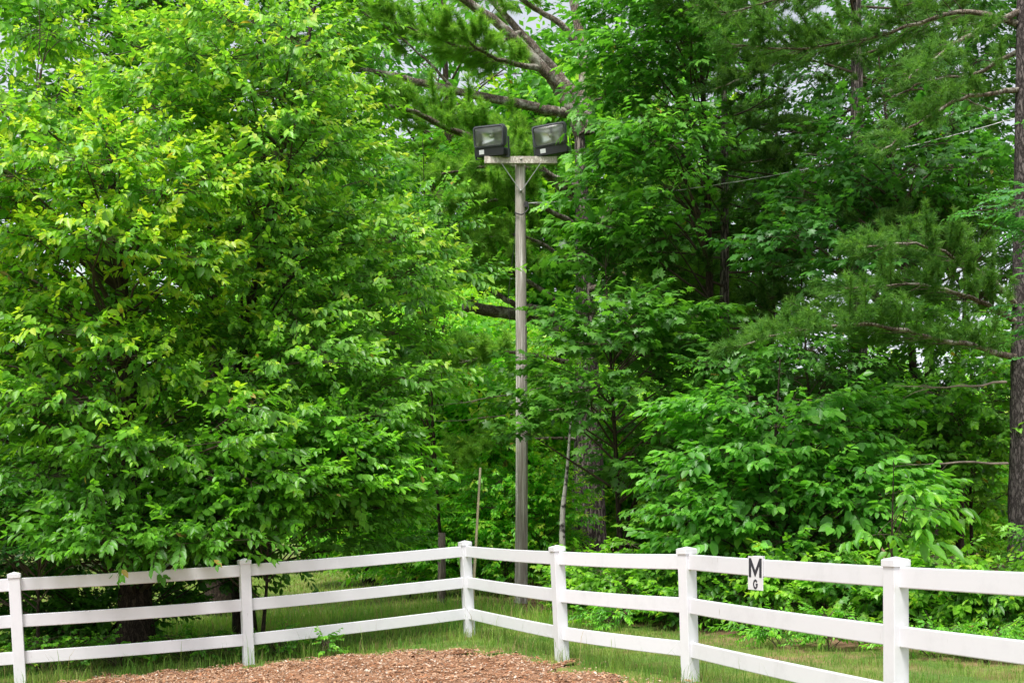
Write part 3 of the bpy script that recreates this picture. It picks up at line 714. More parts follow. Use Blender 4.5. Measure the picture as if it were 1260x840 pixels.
PD = 22.5
def rrect(w, h, r, k=5, squeeze=0.):
    P = []
    for (sx, sz, a0) in ((1, 1, 0), (-1, 1, 90), (-1, -1, 180), (1, -1, 270)):
        for q in range(k):
            a = math.radians(a0 + 90 * q / (k - 1)); x = sx * (w / 2 - r) + r * math.cos(a); z = sz * (h / 2 - r) + r * math.sin(a)
            P.append((x * (1 + squeeze * z / h), z))
    return P
def loft(bm, rings, cap0=False, cap1=False):
    R = [[bm.verts.new(p) for p in r] for r in rings]; m = len(R[0])
    for a, b in zip(R[:-1], R[1:]):
        for q in range(m): bm.faces.new((a[q], a[(q + 1) % m], b[(q + 1) % m], b[q]))
    if cap0: bm.faces.new(R[0][::-1])
    if cap1: bm.faces.new(R[-1])
    bmesh.ops.recalc_face_normals(bm, faces=bm.faces[:])
def floodlight(root, loc, rot):
    """local axes: x across, y into the housing (away from the viewer), z up; origin at the middle of the front"""
    M = Matrix.Translation(Vector(loc)) @ rot.to_4x4()
    def put(name, bm, mat, parent, smooth=True):
        bmesh.ops.transform(bm, matrix=M, verts=bm.verts[:]); me = bm_mesh(name, bm, mat, False)
        if smooth:
            for p in me.polygons: p.use_smooth = True
            try: me.set_sharp_from_angle(angle=math.radians(38))
            except Exception: pass
        if parent is root: return link(name, me, root)
        o = bpy.data.objects.new(name, me); COL.objects.link(o); o.parent = parent; return o
    def ring(w, h, r, y, dz=0, sq=.05): return [(x, y, z + dz) for x, z in rrect(w, h, r, 5, sq)]
    bm = bmesh.new()                                # body: shell behind the lens, tapering backwards
    loft(bm, [ring(.60, .36, .05, .012), ring(.66, .42, .07, .01), ring(.665, .425, .07, .03), ring(.665, .425, .07, .075), ring(.64, .40, .08, .08), ring(.63, .39, .09, .17, .01), ring(.5, .29, .10, .30, .03), ring(.34, .22, .09, .38, .05), ring(.2, .12, .05, .385, .05)], False, True)
    f = put('floodlight', bm, M_HOUSING, root)
    bm = bmesh.new(); loft(bm, [ring(.60, .36, .05, .014), ring(.635, .395, .06, -.012), ring(.595, .355, .045, -.018), ring(.57, .33, .045, .006)])
    put('front_frame', bm, M_HOUSING, f)
    bm = bmesh.new(); loft(bm, [ring(.572, .332, .045, .006), ring(.56, .32, .045, .05), ring(.53, .30, .05, .09), ring(.48, .27, .06, .13), ring(.42, .235, .07, .16), ring(.34, .20, .07, .185), ring(.25, .15, .06, .203), ring(.14, .10, .04, .216), ring(.04, .04, .01, .222)], False, True)
    put('reflector', bm, M_REFL, f)
    bm = bmesh.new(); loft(bm, [[(.028 * k_ * math.cos(a), y, .02 + .028 * k_ * math.sin(a)) for a in np.arange(0, 6.28, .628)] for y, k_ in ((.21, .5), (.19, .6), (.16, 1.2), (.12, 1.5), (.09, 1.2), (.075, .5))], True, True)
    put('lamp_bulb', bm, M_BULB, f)
    bm = bmesh.new(); vs = {}                       # bulging front glass
    nx, nz = 12, 9
    for i in range(nx + 1):
        for j in range(nz + 1):
            u, v = i / nx * 2 - 1, j / nz * 2 - 1; z = v * .161; x = u * .28 * (1 + .05 * z / .4)
            vs[i, j] = bm.verts.new((x, -.010 - .035 * (1 - u ** 4) * (1 - v ** 4), z))
    for i in range(nx):
        for j in range(nz): bm.faces.new((vs[i, j], vs[i + 1, j], vs[i + 1, j + 1], vs[i, j + 1]))
    bmesh.ops.recalc_face_normals(bm, faces=bm.faces[:]); put('lens', bm, M_GLASS, f)
    bm = bmesh.new(); loft(bm, [[(x, y, z - .28) for x, z in rrect(.62, .145, .03, 4)] for y in (.0, .30)], True, True)
    put('ballast_box', bm, M_BLACK, f)
    bm = bmesh.new(); box(bm, (-.155, -.003, -.275), (.105, .004, .08)); put('sticker', bm, M_STICKER, f, False)
    bm = bmesh.new()
    for s in (-1, 1):
        box(bm, (s * .352, .14, -.20), (.012, .06, .38), None, .003)
    box(bm, (0, .14, -.385), (.716, .06, .014), None, .003); put('yoke', bm, M_HOUSING, f, False)
    return f
def light_pole():
    X = (641 - CX) * PD / FOC; Y = PD; zb = gz1(X, Y); zt = 8.50
    root = empty('light_pole', (X, Y, zb), 'weathered wooden light pole with crossarm carrying two black floodlights', 'light pole')
    g = Geo(); n = 40; z = np.linspace(zb - .2, zt, n); r = np.linspace(.125, .098, n)
    g.tube(np.stack([X + .03 * np.sin(z * .5) * .5 + 0 * z, Y + 0 * z, z], -1), r, 18, .012, 4); link('pole', g.mesh('pole', M_POLE), root)
    za = 8.475; bm = bmesh.new(); rot = Matrix.Rotation(math.radians(3), 3, 'Z') @ Matrix.Rotation(math.radians(-.8), 3, 'Y')
    box(bm, (X - .005, Y - .155, za), (1.39, .10, .135), rot, .006); link('crossarm', bm_mesh('crossarm', bm, M_TIMBER), root)
    for s in (-1, 1):
        a = Vector((X + s * .38, Y - .20, za - .06)); b = Vector((X + s * .02, Y - .13, za - .56)); bm = bmesh.new()
        box(bm, (a + b) / 2, ((a - b).length, .045, .012), beam_rot(b, a, (0, 1, 0)) @ Matrix.Rotation(math.radians(90), 3, 'X'), .002); link('brace', bm_mesh('brace', bm, M_STEEL), root)
    for (bx_, bz_) in ((X, za + .01), (X, za - .585)):
        g = Geo(); g.tube(np.array([(bx_, Y - .06, bz_), (bx_, Y - .222, bz_)]), (.022, .022), 8); link('bolt', g.mesh('bolt', M_STEEL, False), root)
    R = lambda yaw, pitch, roll: Matrix.Rotation(math.radians(yaw), 3, 'Z') @ Matrix.Rotation(math.radians(pitch), 3, 'X') @ Matrix.Rotation(math.radians(roll), 3, 'Y')
    floodlight(root, (X - .62, Y - .30, za + .41), R(-27, 10, 3)); floodlight(root, (X + .535, Y - .30, za + .44), R(-14, 8, -5))
    # clamp, cable loop and hanging cords
    bm = bmesh.new(); box(bm, (X + .10, Y - .10, za - .83), (.07, .06, .11), None, .01); link('insulator', bm_mesh('insulator', bm, M_CABLE), root)
    g = Geo(); g.tube(curve3([(X + .13, Y - .10, za - .80), (X + .14, Y - .14, za - .92), (X + .02, Y - .16, za - 1.03), (X - .12, Y - .10, za - .98)], 16), [.013] * 16, 6); link('cable_loop', g.mesh('cable_loop', M_CABLE), root)
    g = Geo(); g.tube(curve3([(X + .67, Y - .155, za - .06), (X + .675, Y - .155, za - .4), (X + .66, Y - .15, za - .72)], 10), [.005] * 10, 4); link('cord', g.mesh('cord', M_CABLE), root)
    g = Geo(); g.tube(curve3([(X - .10, Y - .12, za - 1.0), (X - .13, Y - .14, za - 1.6), (X - .24, Y - .1, za - 2.6), (X - .20, Y - .1, za - 3.2)], 16), [.006] * 16, 4); link('cord', g.mesh('cord', M_CABLE), root)
    for k in range(14):                             # staples and old nail holes in the lower pole
        pass
    # overhead wire
    a = np.array((X + .13, Y - .1, za - .80)); b = at(1560, 40, 18.5); t = np.linspace(0, 1, 40)[:, None]
    P = a + (b - a) * t - np.array((0, 0, .55)) * (4 * t * (1 - t)); g = Geo(); g.tube(P, [.006] * 40, 5)
    th = np.linspace(0, 150, 40 * 10); t2 = np.linspace(0, 1, 400)[:, None]; P2 = a + (b - a) * t2 - np.array((0, 0, .55)) * (4 * t2 * (1 - t2)) + np.stack([0 * th, np.cos(th), np.sin(th)], -1) * .008
    g.tube(P2, [.0045] * 400, 4)
    o = link('overhead_wire', g.mesh('overhead_wire', M_WIRE)); props(o, 'pale twisted overhead wire rising from the light pole towards the right', 'wire')
light_pole()

def small_posts():
    p = at(543, 712, 23.5); b = Geo(); zb = gz1(p[0], p[1]); zt = at(0, 655, 23.5)[2]
    b.tube(np.array([(p[0], p[1], zb - .1), (p[0] + .01, p[1], (zb + zt) / 2), (p[0] + .01, p[1], zt)]), (.085, .08, .075), 12, .05, 2)
    o = link('old_fence_post', b.mesh('old_fence_post', bark_mat('grey_post', (.09, .075, .06), (.23, .20, .17), 6, .08, .5))); props(o, 'short grey weathered wooden post standing in tall grass left of the fence corner', 'post')
    a = at(580, 700, 18); a[2] = gz1(a[0], a[1]); e = at(591, 575, 18); b = Geo()
    b.tube(curve3([a, (a + e) / 2 + (0.0, 0, 0), e], 12), np.linspace(.025, .018, 12), 9, .03, 5)
    o = link('wooden_stake', b.mesh('wooden_stake', M_DEAD if False else plain('pale_stake', (.40, .34, .22), .8, var=.25, scale=5))); props(o, 'tall thin pale leaning stake behind the corner fence post', 'stake')
small_posts()

# ------------------------------------------------------------------ trees on the left
DK = (.030, .078, .014); MD = (.040, .100, .016); LT = (.062, .135, .018); YG = (.25, .33, .03)
E = lambda px, py, d, rx, ry, rz: (tuple(at(px, py, d)), (rx, ry, rz))
broad_tree('cherry_tree', 'big leafy tree with glossy yellow-green drooping sprays overhanging the left fence', 'tree', (-5.25, 16.4), at(130, 140, 16.4), .24,
           [E(95, 340, 15.9, 2.2, 2.0, 2.1), E(170, 560, 15.7, 2.5, 1.7, 1.3), E(70, 210, 16.2, 1.9, 1.8, .9), E(40, 560, 15.7, 1.6, 1.5, 1.3), E(200, 260, 16.2, .9, 1.3, 1.2), E(40, 640, 15.5, 1.2, .8, .4), E(190, 170, 16.6, .8, 1.0, .6)], 110, 23, 'ovate', 'alt', .55, (.050, .115, .018), YG, 1.0, 11, .66, .30, .66, single=300, sunlit_z=(1.6, 5.5), extra=[at(205, 672, 14.6), at(118, 668, 14.3), at(160, 662, 14.35), at(245, 668, 14.6), at(90, 650, 14.5)])
broad_tree('leaning_tree', 'slender leafy tree with dark leaning trunk between the left tree and the light pole', 'tree', (-4.15, 18.3), at(400, -60, 18.6), .15,
           [E(345, 230, 17.3, .95, 1.3, 2.9), E(380, 500, 17.2, 1.2, 1.4, 1.5), E(280, 90, 17.8, 1.4, 1.5, 1.6), E(490, 320, 17.6, .5, .8, .7), E(470, 440, 17.6, .6, .8, .6), E(300, 625, 16.9, .8, .7, .4), E(400, 630, 17, .9, .6, .35), E(440, 645, 18, .9, .7, .35), E(350, 665, 16.7, .8, .5, .22)], 102, 19, 'ovate', 'alt', .55, (.056, .118, .026), (.22, .32, .05), .85, 12, .55, .42, .64, single=300, sunlit_z=(1.5, 7), trunk_pts=[tuple(at(288, 540, 18.3)), tuple(at(305, 400, 18.3)), tuple(at(350, 200, 18.5))])
broad_tree('corner_tree', 'leafy tree at the far left edge partly cut by the frame', 'tree', (-7.1, 18.4), at(40, 150, 18.6), .14,
           [E(20, 420, 18.3, 2.2, 1.8, 3.3), E(25, 130, 18.6, 1.3, 1.3, 1.0), E(90, 40, 19, 1.2, 1.2, .9)], 72, 21, 'ovate', 'alt', .55, MD, YG, .7, 13, .6, .42, .66, sunlit_z=(2, 6), trunk_pts=[tuple(at(68, 560, 18.4)), tuple(at(58, 430, 18.4))])
broad_tree('tall_tree', 'tall green tree rising behind the left trees to the top of the picture', 'tree', (-6.1, 24.5), at(230, -260, 24.5), .26,
           [E(240, 60, 24, 3.6, 2.4, 3.6), E(330, 260, 24, 3.0, 2.4, 2.8), E(110, 20, 24, 2.2, 2.0, 2.2), E(200, -200, 24, 3, 2.4, 2)], 120, 26, 'diamond', 'alt', .75, (.036, .095, .016), (.14, .22, .03), .7, 14, .8, .45, .85)
broad_tree('narrow_tree', 'thin tree with small drooping leaves just left of the light pole', 'tree', (-1.42, 24.6), at(520, 170, 20.8), .04,
           [E(490, 340, 20.5, .7, .9, 1.7), E(540, 270, 20.5, .55, .7, .6), E(480, 470, 20.3, .7, .9, 1.0), E(580, 350, 20.3, .35, .4, .3)], 30, 16, 'ovate', 'alt', .55, (.042, .10, .026), (.14, .22, .04), .5, 15, .5, .42, .5, single=120)
# low growth at the left fence
broad_tree('locust_sapling', 'dark locust sapling with feathery leaflets behind the leftmost rails', 'sapling', (-6.2, 15.3), at(50, 600, 15.2), .03,
           [E(50, 655, 15.1, 1.35, .6, .55), E(-40, 640, 15.2, .8, .6, .7)], 34, 12, 'diamond', 'pinnate', .34, (.022, .070, .018), (.06, .13, .03), .4, 16, .35, .6, .35)
broad_tree('leafy_bush', 'round leafy bush behind the left post and above its top rail', 'bush', (-3.5, 16.3), at(330, 600, 16.3), .035,
           [E(320, 610, 15.6, .9, .5, .5), E(250, 650, 15.1, .7, .4, .35), E(430, 580, 16.6, .9, .7, .8), E(360, 560, 15.9, .8, .5, .5)], 44, 15, 'broad', 'alt', .5, MD, (.14, .27, .028), .5, 17, .38, .5, .42, single=200)
broad_tree('dark_bush', 'dark low bush filling the gap under the left tree between the rails', 'bush', (-5.8, 17.2), at(100, 720, 17.2), .03,
           [E(60, 750, 17.2, 1.7, .6, .5), E(150, 745, 17.6, .8, .6, .4), E(40, 690, 16.6, 1.3, .6, .4), E(270, 690, 17.4, .6, .5, .3)], 54, 15, 'broad', 'alt', .45, DK, LT, .4, 18, .35, .5, .38)
for i, (px, d, h, wd, lab) in enumerate([(60, 15.0, .42, .7, 'low green weeds under the bottom rail at the far left'), (150, 15.2, .36, .7, 'low green weeds under the bottom rail right of the leftmost post'), (235, 15.3, .36, .6, 'low green weeds left of the second fence post'), (345, 15.5, .30, .4, 'small weed right of the second fence post'), (400, 14.75, .26, .07, 'lone leafy seedling at the edge of the wood chips')]):
    p = at(px, 800, d); x, y = p[0], p[1]
    broad_tree('weed' if i < 4 else 'seedling', lab, 'weeds' if i < 4 else 'seedling', (x, y), (x, y, gz1(x, y) + h), .008, [((x, y, gz1(x, y) + h * .55), (wd, .28, h * .5))], 16 if i < 4 else 4, 6, 'broad', 'alt', .2, (.05, .13, .018), (.15, .26, .03), .6, 40 + i, .16, .6, .2)

# ------------------------------------------------------------------ the big white pine behind the pole
Q = lambda px, py, d: tuple(at(px, py, d))
pine('white_pine', 'massive old white pine with furrowed trunk and spreading lichened limbs behind the light pole', (1.80, 27), Q(712, 130, 27), .46,
     [{'p': [Q(716, 165, 27), Q(690, 112, 26.8), Q(668, 85, 26.6), Q(620, 35, 26.3), Q(560, -8, 26), Q(480, -60, 25.8)], 'r': .185, 'r1': .07, 'dens': .35, 'start': .6},
      {'p': [Q(725, 165, 27), Q(714, 125, 27), Q(690, 95, 27.2), Q(650, 50, 27.4), Q(600, -5, 27.6), Q(560, -60, 27.6)], 'r': .125, 'r1': .06, 'dens': .35, 'start': .6},
      {'p': [Q(722, 160, 27), Q(716, 60, 27.3), Q(705, -10, 27.4), Q(700, -100, 27.4)], 'r': .15, 'r1': .08, 'dens': 0},
      {'p': [Q(712, 60, 27.3), Q(690, 30, 27), Q(640, 0, 26.8), Q(600, -30, 26.6)], 'r': .09, 'r1': .04, 'dens': .5, 'start': .4},
      {'p': [Q(700, 140, 26.9), Q(640, 128, 26.4), Q(560, 112, 25.8), Q(478, 92, 25.2), Q(420, 82, 24.6), Q(350, 70, 24.2)], 'r': .12, 'r1': .05, 'dens': .8, 'start': .72, 'width': .6},
      {'p': [Q(668, 86, 26.6), Q(630, 78, 26.2), Q(590, 62, 25.8), Q(550, 30, 25.4)], 'r': .085, 'r1': .02, 'dens': 1.4, 'start': .15},
      {'p': [Q(715, 250, 27), Q(640, 190, 26.4), Q(555, 160, 25.6), Q(515, 140, 25.2), Q(470, 128, 24.8)], 'r': .12, 'r1': .04, 'dens': 1.1, 'start': .2},
      {'p': [Q(718, 235, 27), Q(660, 210, 26), Q(600, 205, 25.2), Q(540, 215, 24.6)], 'r': .10, 'r1': .02, 'dens': 1.3, 'start': .2},
      {'p': [Q(716, 420, 27), Q(660, 392, 26.3), Q(612, 384, 25.7), Q(572, 376, 25.2)], 'r': .15, 'r1': .11, 'dens': 0},
      {'p': [Q(716, 400, 27), Q(660, 380, 26), Q(640, 378, 25.6), Q(605, 358, 25.2)], 'r': .09, 'r1': .05, 'dens': 0},
      {'p': [Q(716, 450, 27), Q(632, 434, 25.5), Q(560, 448, 24.7), Q(500, 455, 24)], 'r': .07, 'r1': .015, 'dens': 1.2, 'start': .45},
      {'p': [Q(716, 400, 27), Q(640, 340, 26), Q(570, 330, 25.2), Q(500, 345, 24.6)], 'r': .07, 'r1': .015, 'dens': 1.4, 'start': .3},
      {'p': [Q(716, 330, 27), Q(640, 290, 26), Q(570, 300, 25.2)], 'r': .07, 'r1': .015, 'dens': 1.1, 'start': .3},
      {'p': [Q(720, 230, 27), Q(770, 175, 26.4), Q(830, 150, 25.8)], 'r': .09, 'r1': .02, 'dens': 1.4, 'start': .2},
      {'p': [Q(720, 300, 27), Q(770, 240, 26.2), Q(830, 235, 25.4), Q(870, 245, 25)], 'r': .09, 'r1': .02, 'dens': 1.4, 'start': .2},
      {'p': [Q(720, 360, 27), Q(780, 335, 26), Q(850, 350, 25), Q(900, 370, 24.6)], 'r': .09, 'r1': .02, 'dens': 1.4, 'start': .25},
      {'p': [Q(716, 280, 27), Q(650, 250, 26), Q(580, 250, 25), Q(520, 270, 24.4)], 'r': .07, 'r1': .015, 'dens': 1.3, 'start': .3},
      {'p': [Q(640, 40, 26.6), Q(590, 60, 26), Q(530, 45, 25.8), Q(480, 25, 25.6)], 'r': .06, 'r1': .015, 'dens': 1.3, 'start': .2},
      {'p': [Q(560, 112, 25.8), Q(520, 70, 25.8), Q(470, 30, 25.8), Q(420, 5, 25.8)], 'r': .04, 'r1': .012, 'dens': 1.1, 'start': .4},
      {'p': [Q(700, 150, 27), Q(740, 120, 26.4), Q(790, 110, 25.8)], 'r': .07, 'r1': .015, 'dens': 1.3, 'start': .3},
      {'p': [Q(720, 540, 27), Q(640, 540, 26), Q(560, 560, 25)], 'r': .05, 'r1': .01, 'dens': .8, 'start': .4}],
     21, None, None, 34, .17, .0064, (.080, .165, .034), (.16, .25, .05), trunk_pts=[Q(724, 560, 27), Q(720, 350, 27)], sides=22, dens=1.9,
     dead=[[Q(716, 500, 26.6), Q(610, 512, 25.4), Q(560, 518, 25), Q(500, 514, 24.6)], [Q(700, 470, 26.6), Q(600, 490, 25.2), Q(520, 500, 24.6)]])

# birch, leaning stem and small understory by the pine
def birch():
    m, n, l, b = new_mat('birch_bark'); tc = n.new('ShaderNodeTexCoord'); mp = n.new('ShaderNodeMapping'); mp.inputs['Scale'].default_value = (5, 5, 7); l.new(tc.outputs['Object'], mp.inputs[0])
    nz = n.new('ShaderNodeTexNoise'); nz.inputs['Scale'].default_value = 1.3; nz.inputs['Detail'].default_value = 4; l.new(mp.outputs[0], nz.inputs['Vector'])
    cr = n.new('ShaderNodeValToRGB'); cr.color_ramp.elements[0].position = .36; cr.color_ramp.elements[1].position = .48; cr.color_ramp.elements[0].color = (.05, .045, .04, 1); cr.color_ramp.elements[1].color = (.55, .53, .48, 1)
    l.new(nz.outputs['Fac'], cr.inputs[0]); l.new(cr.outputs[0], b.inputs['Base Color']); b.inputs['Roughness'].default_value = .8
    return m
broad_tree('birch_tree', 'thin white birch stem between the light pole and the big pine', 'tree', (1.06, 24), Q(705, 480, 24), .085, [E(705, 470, 24, .9, .8, .9)], 12, 14, 'diamond', 'alt', .5, LT, (.15, .24, .03), .4, 51, .4, bark=birch(), trunk_pts=[Q(692, 640, 24), Q(698, 575, 24)])
broad_tree('leaning_sapling', 'dark leaning double stem rising right of the big pine trunk', 'tree', (2.15, 23), Q(830, 520, 22.5), .085, [E(800, 560, 22.5, .9, .7, .6)], 14, 12, 'maple', 'opp', .5, DK, LT, .4, 52, .4, trunk_pts=[Q(775, 640, 23), Q(795, 590, 22.8)])
broad_tree('maple_sapling', 'young maple with broad lobed leaves reaching across the middle of the light pole', 'tree', (2.0, 21), Q(745, 330, 21), .07,
           [E(765, 400, 20.6, .7, 1.0, .6), E(735, 490, 20.3, .8, .9, .35), E(800, 570, 20.8, .8, .8, .4), E(830, 430, 21, .9, 1.0, .8), E(745, 300, 21.3, .6, .7, .7), E(860, 510, 20.4, .7, .8, .4)], 50, 12, 'maple', 'opp', .58, (.032, .080, .017), (.09, .17, .03), .4, 53, .5, .3, .6, single=300, extra=[at(662, 500, 20.4), at(668, 445, 20.6), at(655, 535, 20.4)])
broad_tree('oak_tree', 'tall oak with bright lobed leaves at the top right of the floodlights', 'tree', (3.7, 22.5), Q(850, -200, 22.5), .17,
           [E(830, 60, 21.5, .9, 1.1, 1.2), E(850, -40, 22, 1.3, 1.3, .8), E(820, 190, 21.5, .9, 1.1, .8), E(800, 285, 21.6, .7, .8, .5), E(760, 230, 22.3, .5, .6, .5)], 48, 13, 'oak', 'opp', .75, (.038, .098, .020), (.09, .18, .036), .5, 54, .6, .35, .62, single=300, trunk_pts=[Q(868, 560, 22.5), Q(872, 300, 22.5)], extra=[at(745, 120, 21.8), at(765, 175, 21.6), at(755, 60, 22), at(745, 20, 22)])

# ------------------------------------------------------------------ the right-hand wood
pine('tall_pine', 'tall pine with straight grey trunk at the right edge and soft boughs spreading left', (7.72, 17.6), Q(1258, -160, 17.6), .275,
     [{'p': [Q(1258, 440, 17.6), Q(1170, 420, 17), Q(1060, 400, 16.4), Q(960, 412, 16), Q(915, 425, 15.8)], 'r': .05, 'r1': .01, 'dens': 2.0, 'start': .12, 'width': .62},
      {'p': [Q(1258, 400, 17.6), Q(1190, 365, 17.2), Q(1120, 350, 16.6), Q(1040, 355, 16.2)], 'r': .05, 'r1': .01, 'dens': 1.8, 'start': .1, 'width': .6},
      {'p': [Q(1258, 380, 17.6), Q(1200, 330, 17), Q(1130, 300, 16.4), Q(1060, 305, 16)], 'r': .05, 'r1': .01, 'dens': 1.3, 'start': .35, 'width': .6},
      {'p': [Q(1252, 30, 17.6), Q(1180, 15, 17.8), Q(1080, 45, 18), Q(980, 60, 18.2), Q(900, 55, 18.2)], 'r': .05, 'r1': .01, 'dens': 1.7, 'start': .15, 'width': .7},
      {'p': [Q(1252, 15, 17.6), Q(1200, 40, 17), Q(1160, 65, 16.6), Q(1110, 100, 16.2)], 'r': .05, 'r1': .015, 'dens': .9, 'start': .3, 'width': .5},
      {'p': [Q(1258, 110, 17.6), Q(1190, 120, 17.2), Q(1130, 150, 16.8), Q(1080, 190, 16.6)], 'r': .04, 'r1': .01, 'dens': 1.0, 'start': .1, 'width': .65},
      {'p': [Q(1258, 60, 17.6), Q(1200, 90, 18.2), Q(1140, 100, 18.6), Q(1080, 130, 19)], 'r': .04, 'r1': .01, 'dens': .9, 'start': .1, 'width': .65},
      {'p': [Q(1258, -60, 17.6), Q(1120, -40, 18), Q(1000, -10, 18.2), Q(880, 20, 18.4)], 'r': .06, 'r1': .01, 'dens': 1.8, 'start': .3, 'width': .8}],
     22, None, None, 34, .105, .0048, (.036, .092, .024), (.085, .155, .038), trunk_pts=[Q(1260, 500, 17.6), Q(1259, 200, 17.6)], sides=20, bark=bark_mat('scaly_pine_bark', (.035, .028, .026), (.18, .15, .145), 8, .35, .8),
     dead=[[Q(1240, 570, 17.4), Q(1180, 568, 17), Q(1140, 572, 16.6), Q(1090, 566, 16.4)], [Q(1238, 470, 17.4), Q(1170, 476, 17), Q(1100, 474, 16.8)]], width=.7, dens=1.6)
pine('dark_pine', 'dark trunked pine in the middle of the right-hand wood', (6.55, 22.2), Q(1052, -220, 22.2), .235,
     [{'p': [Q(1054, 200, 22.2), Q(990, 190, 21.6), Q(920, 200, 21)], 'r': .05, 'r1': .01, 'dens': 1.1, 'width': .7},
      {'p': [Q(1054, 70, 22.2), Q(1000, 60, 21.4), Q(930, 90, 20.6), Q(880, 110, 20.2)], 'r': .06, 'r1': .01, 'dens': 1.3, 'width': .8},
      {'p': [Q(1054, 0, 22.2), Q(1000, -20, 21.4), Q(920, -5, 20.6), Q(850, 10, 20)], 'r': .06, 'r1': .01, 'dens': 1.4, 'width': .8},
      {'p': [Q(1054, 130, 22.2), Q(1110, 110, 22.6), Q(1180, 120, 23), Q(1230, 140, 23.3)], 'r': .05, 'r1': .01, 'dens': .8, 'width': .8, 'start': .2},
      {'p': [Q(1054, 40, 22.2), Q(1120, 20, 22.6), Q(1200, 30, 23)], 'r': .05, 'r1': .01, 'dens': .7, 'width': .8, 'start': .2},
      {'p': [Q(1054, 300, 22.2), Q(1110, 280, 21.6), Q(1170, 300, 21)], 'r': .05, 'r1': .01, 'dens': 1.0, 'width': .7}], 23, (4.6, 13.5, 30, 3.3), None, 24, .13, .0062, (.022, .058, .015), (.055, .10, .024), dens=1.15)
pine('slim_pine', 'slim dark pine trunk right of the maple in the middle of the wood', (4.15, 23.4), Q(890, -60, 23.4), .15, [], 24, (3.6, 11.5, 30, 2.9), None, 24, .13, .0062, (.024, .064, .016), (.06, .11, .026), dens=1.1)
for i, (x, y, h, r, lab) in enumerate([(5.35, 24.2, 9.5, .08, 'thin bare trunk standing left of the dark pine'), (7.6, 21.5, 9, .07, 'thin dark trunk standing between the dark pine and the right edge pine'), (8.1, 21.2, 8.5, .085, 'thin forked trunk left of the right edge pine')]):
    broad_tree('thin_tree', lab, 'tree', (x, y), (x + .2, y, h), r, [((x, y, h - 1.6), (1.5, 1.4, 1.6)), ((x, y - .3, 3.7), (1.2, 1.0, 1.0))], 26, 15, 'diamond', 'alt', .65, DK, LT, .4, 60 + i, .6)
broad_tree('red_maple', 'maple with layered green leaves in the upper right behind the wire', 'tree', (7.2, 20.6), Q(1080, 60, 20.4), .11,
           [E(1070, 230, 20, 1.2, 1.0, .5), E(1000, 300, 19.6, 1.0, .9, .4), E(1090, 150, 20.2, .9, .9, .35), E(1060, 320, 19.4, .9, .8, .4), E(1160, 200, 20.4, .7, .8, .6)], 34, 13, 'maple', 'opp', .5, (.028, .078, .022), (.06, .14, .03), .4, 55, .62, .28, .6, single=250)
broad_tree('understory_tree', 'small tree with tiers of broad drooping leaves above the fence letter sign', 'tree', (4.05, 18.2), Q(960, 440, 17.8), .06,
           [E(990, 555, 17.4, 1.0, .8, .55), E(930, 640, 17.2, 1.2, .8, .5), E(1050, 610, 17, .9, .8, .5), E(890, 520, 18, .7, .7, .45), E(900, 590, 17.6, .7, .7, .4), E(1030, 500, 17.8, .6, .6, .3)], 58, 13, 'broad', 'opp', .52, (.040, .108, .022), (.10, .20, .032), .5, 56, .42, .24, .56, single=300)
broad_tree('ash_tree', 'blue-green ash branch tips hanging into the right edge of the picture', 'tree', (7.3, 13.6), (7.1, 13.4, 6.6), .10,
           [((6.35, 12.9, 5.0), (.75, .7, .55)), ((6.30, 12.9, 3.9), (.7, .7, .55)), ((6.95, 13.2, 5.9), (1, .9, .6))], 34, 14, 'diamond', 'pinnate', .36, (.038, .100, .046), (.07, .16, .06), .4, 57, .38, .3, .42, single=100, hue=.15)
broad_tree('hickory_sapling', 'hickory sapling with large hanging leaflets left of the right edge trunk', 'sapling', (4.75, 14.6), (4.6, 14.1, 2.3), .03,
           [E(1118, 620, 14, .16, .25, .26), E(1095, 650, 14, .16, .25, .15)], 6, 6, 'big', 'whorl', .38, (.036, .105, .018), (.13, .22, .028), .5, 58, .22, .5, .2, single=220)
SHR = [(735, 19.0, 1.0, .7, 'maple', 'opp', 'low maple seedlings at the foot of the big pine'), (800, 18.0, 1.3, .9, 'broad', 'alt', 'bright green bush behind the third bay of the fence'),
       (870, 17.4, 1.0, .8, 'broad', 'alt', 'low bush behind the fence post left of the letter sign'), (940, 16.8, .95, .8, 'ovate', 'alt', 'yellow-green bush behind the letter sign'),
       (1010, 16.2, 1.2, .8, 'broad', 'alt', 'leafy bush behind the rails right of the letter sign'), (1075, 15.8, 1.1, .7, 'maple', 'opp', 'low maple bush left of the tall right-hand fence post'),
       (1150, 15.4, 1.0, .6, 'big', 'alt', 'long-leaved bush just right of the tall right-hand fence post'), (1190, 15.2, 1.35, .7, 'broad', 'opp', 'dense bush in front of the right edge trunk'),
       (1225, 14.9, .75, .5, 'big', 'alt', 'low bush at the right edge below the middle rail'), (1300, 16.2, 1.7, .6, 'oak', 'opp', 'tall bush cut by the right edge of the picture'),
       (1100, 17.2, 1.9, .8, 'maple', 'opp', 'tall bush behind the hickory sapling'), (980, 18.4, 1.7, .9, 'broad', 'alt', 'tall dark bush under the small tiered tree'), (860, 19.6, 2.1, .9, 'maple', 'opp', 'tall maple bush between the leaning stem and the tiered tree')]
for i, (px, d, h, wd, sh, kd, lab) in enumerate(SHR):
    x = (px - CX) * d / FOC; z = gz1(x, d); c = [(.038, .10, .018), (.055, .115, .018), (.030, .080, .018)][i % 3]
    broad_tree('bush', lab, 'bush', (x, d), (x, d, z + h * .9), .018, [((x, d, z + h * .52), (wd, .55, h * .45))], 22, 9, sh, kd, .42 if sh != 'big' else .5, c, (.16, .28, .03), .65, 70 + i, .26, .6, .28, single=40)
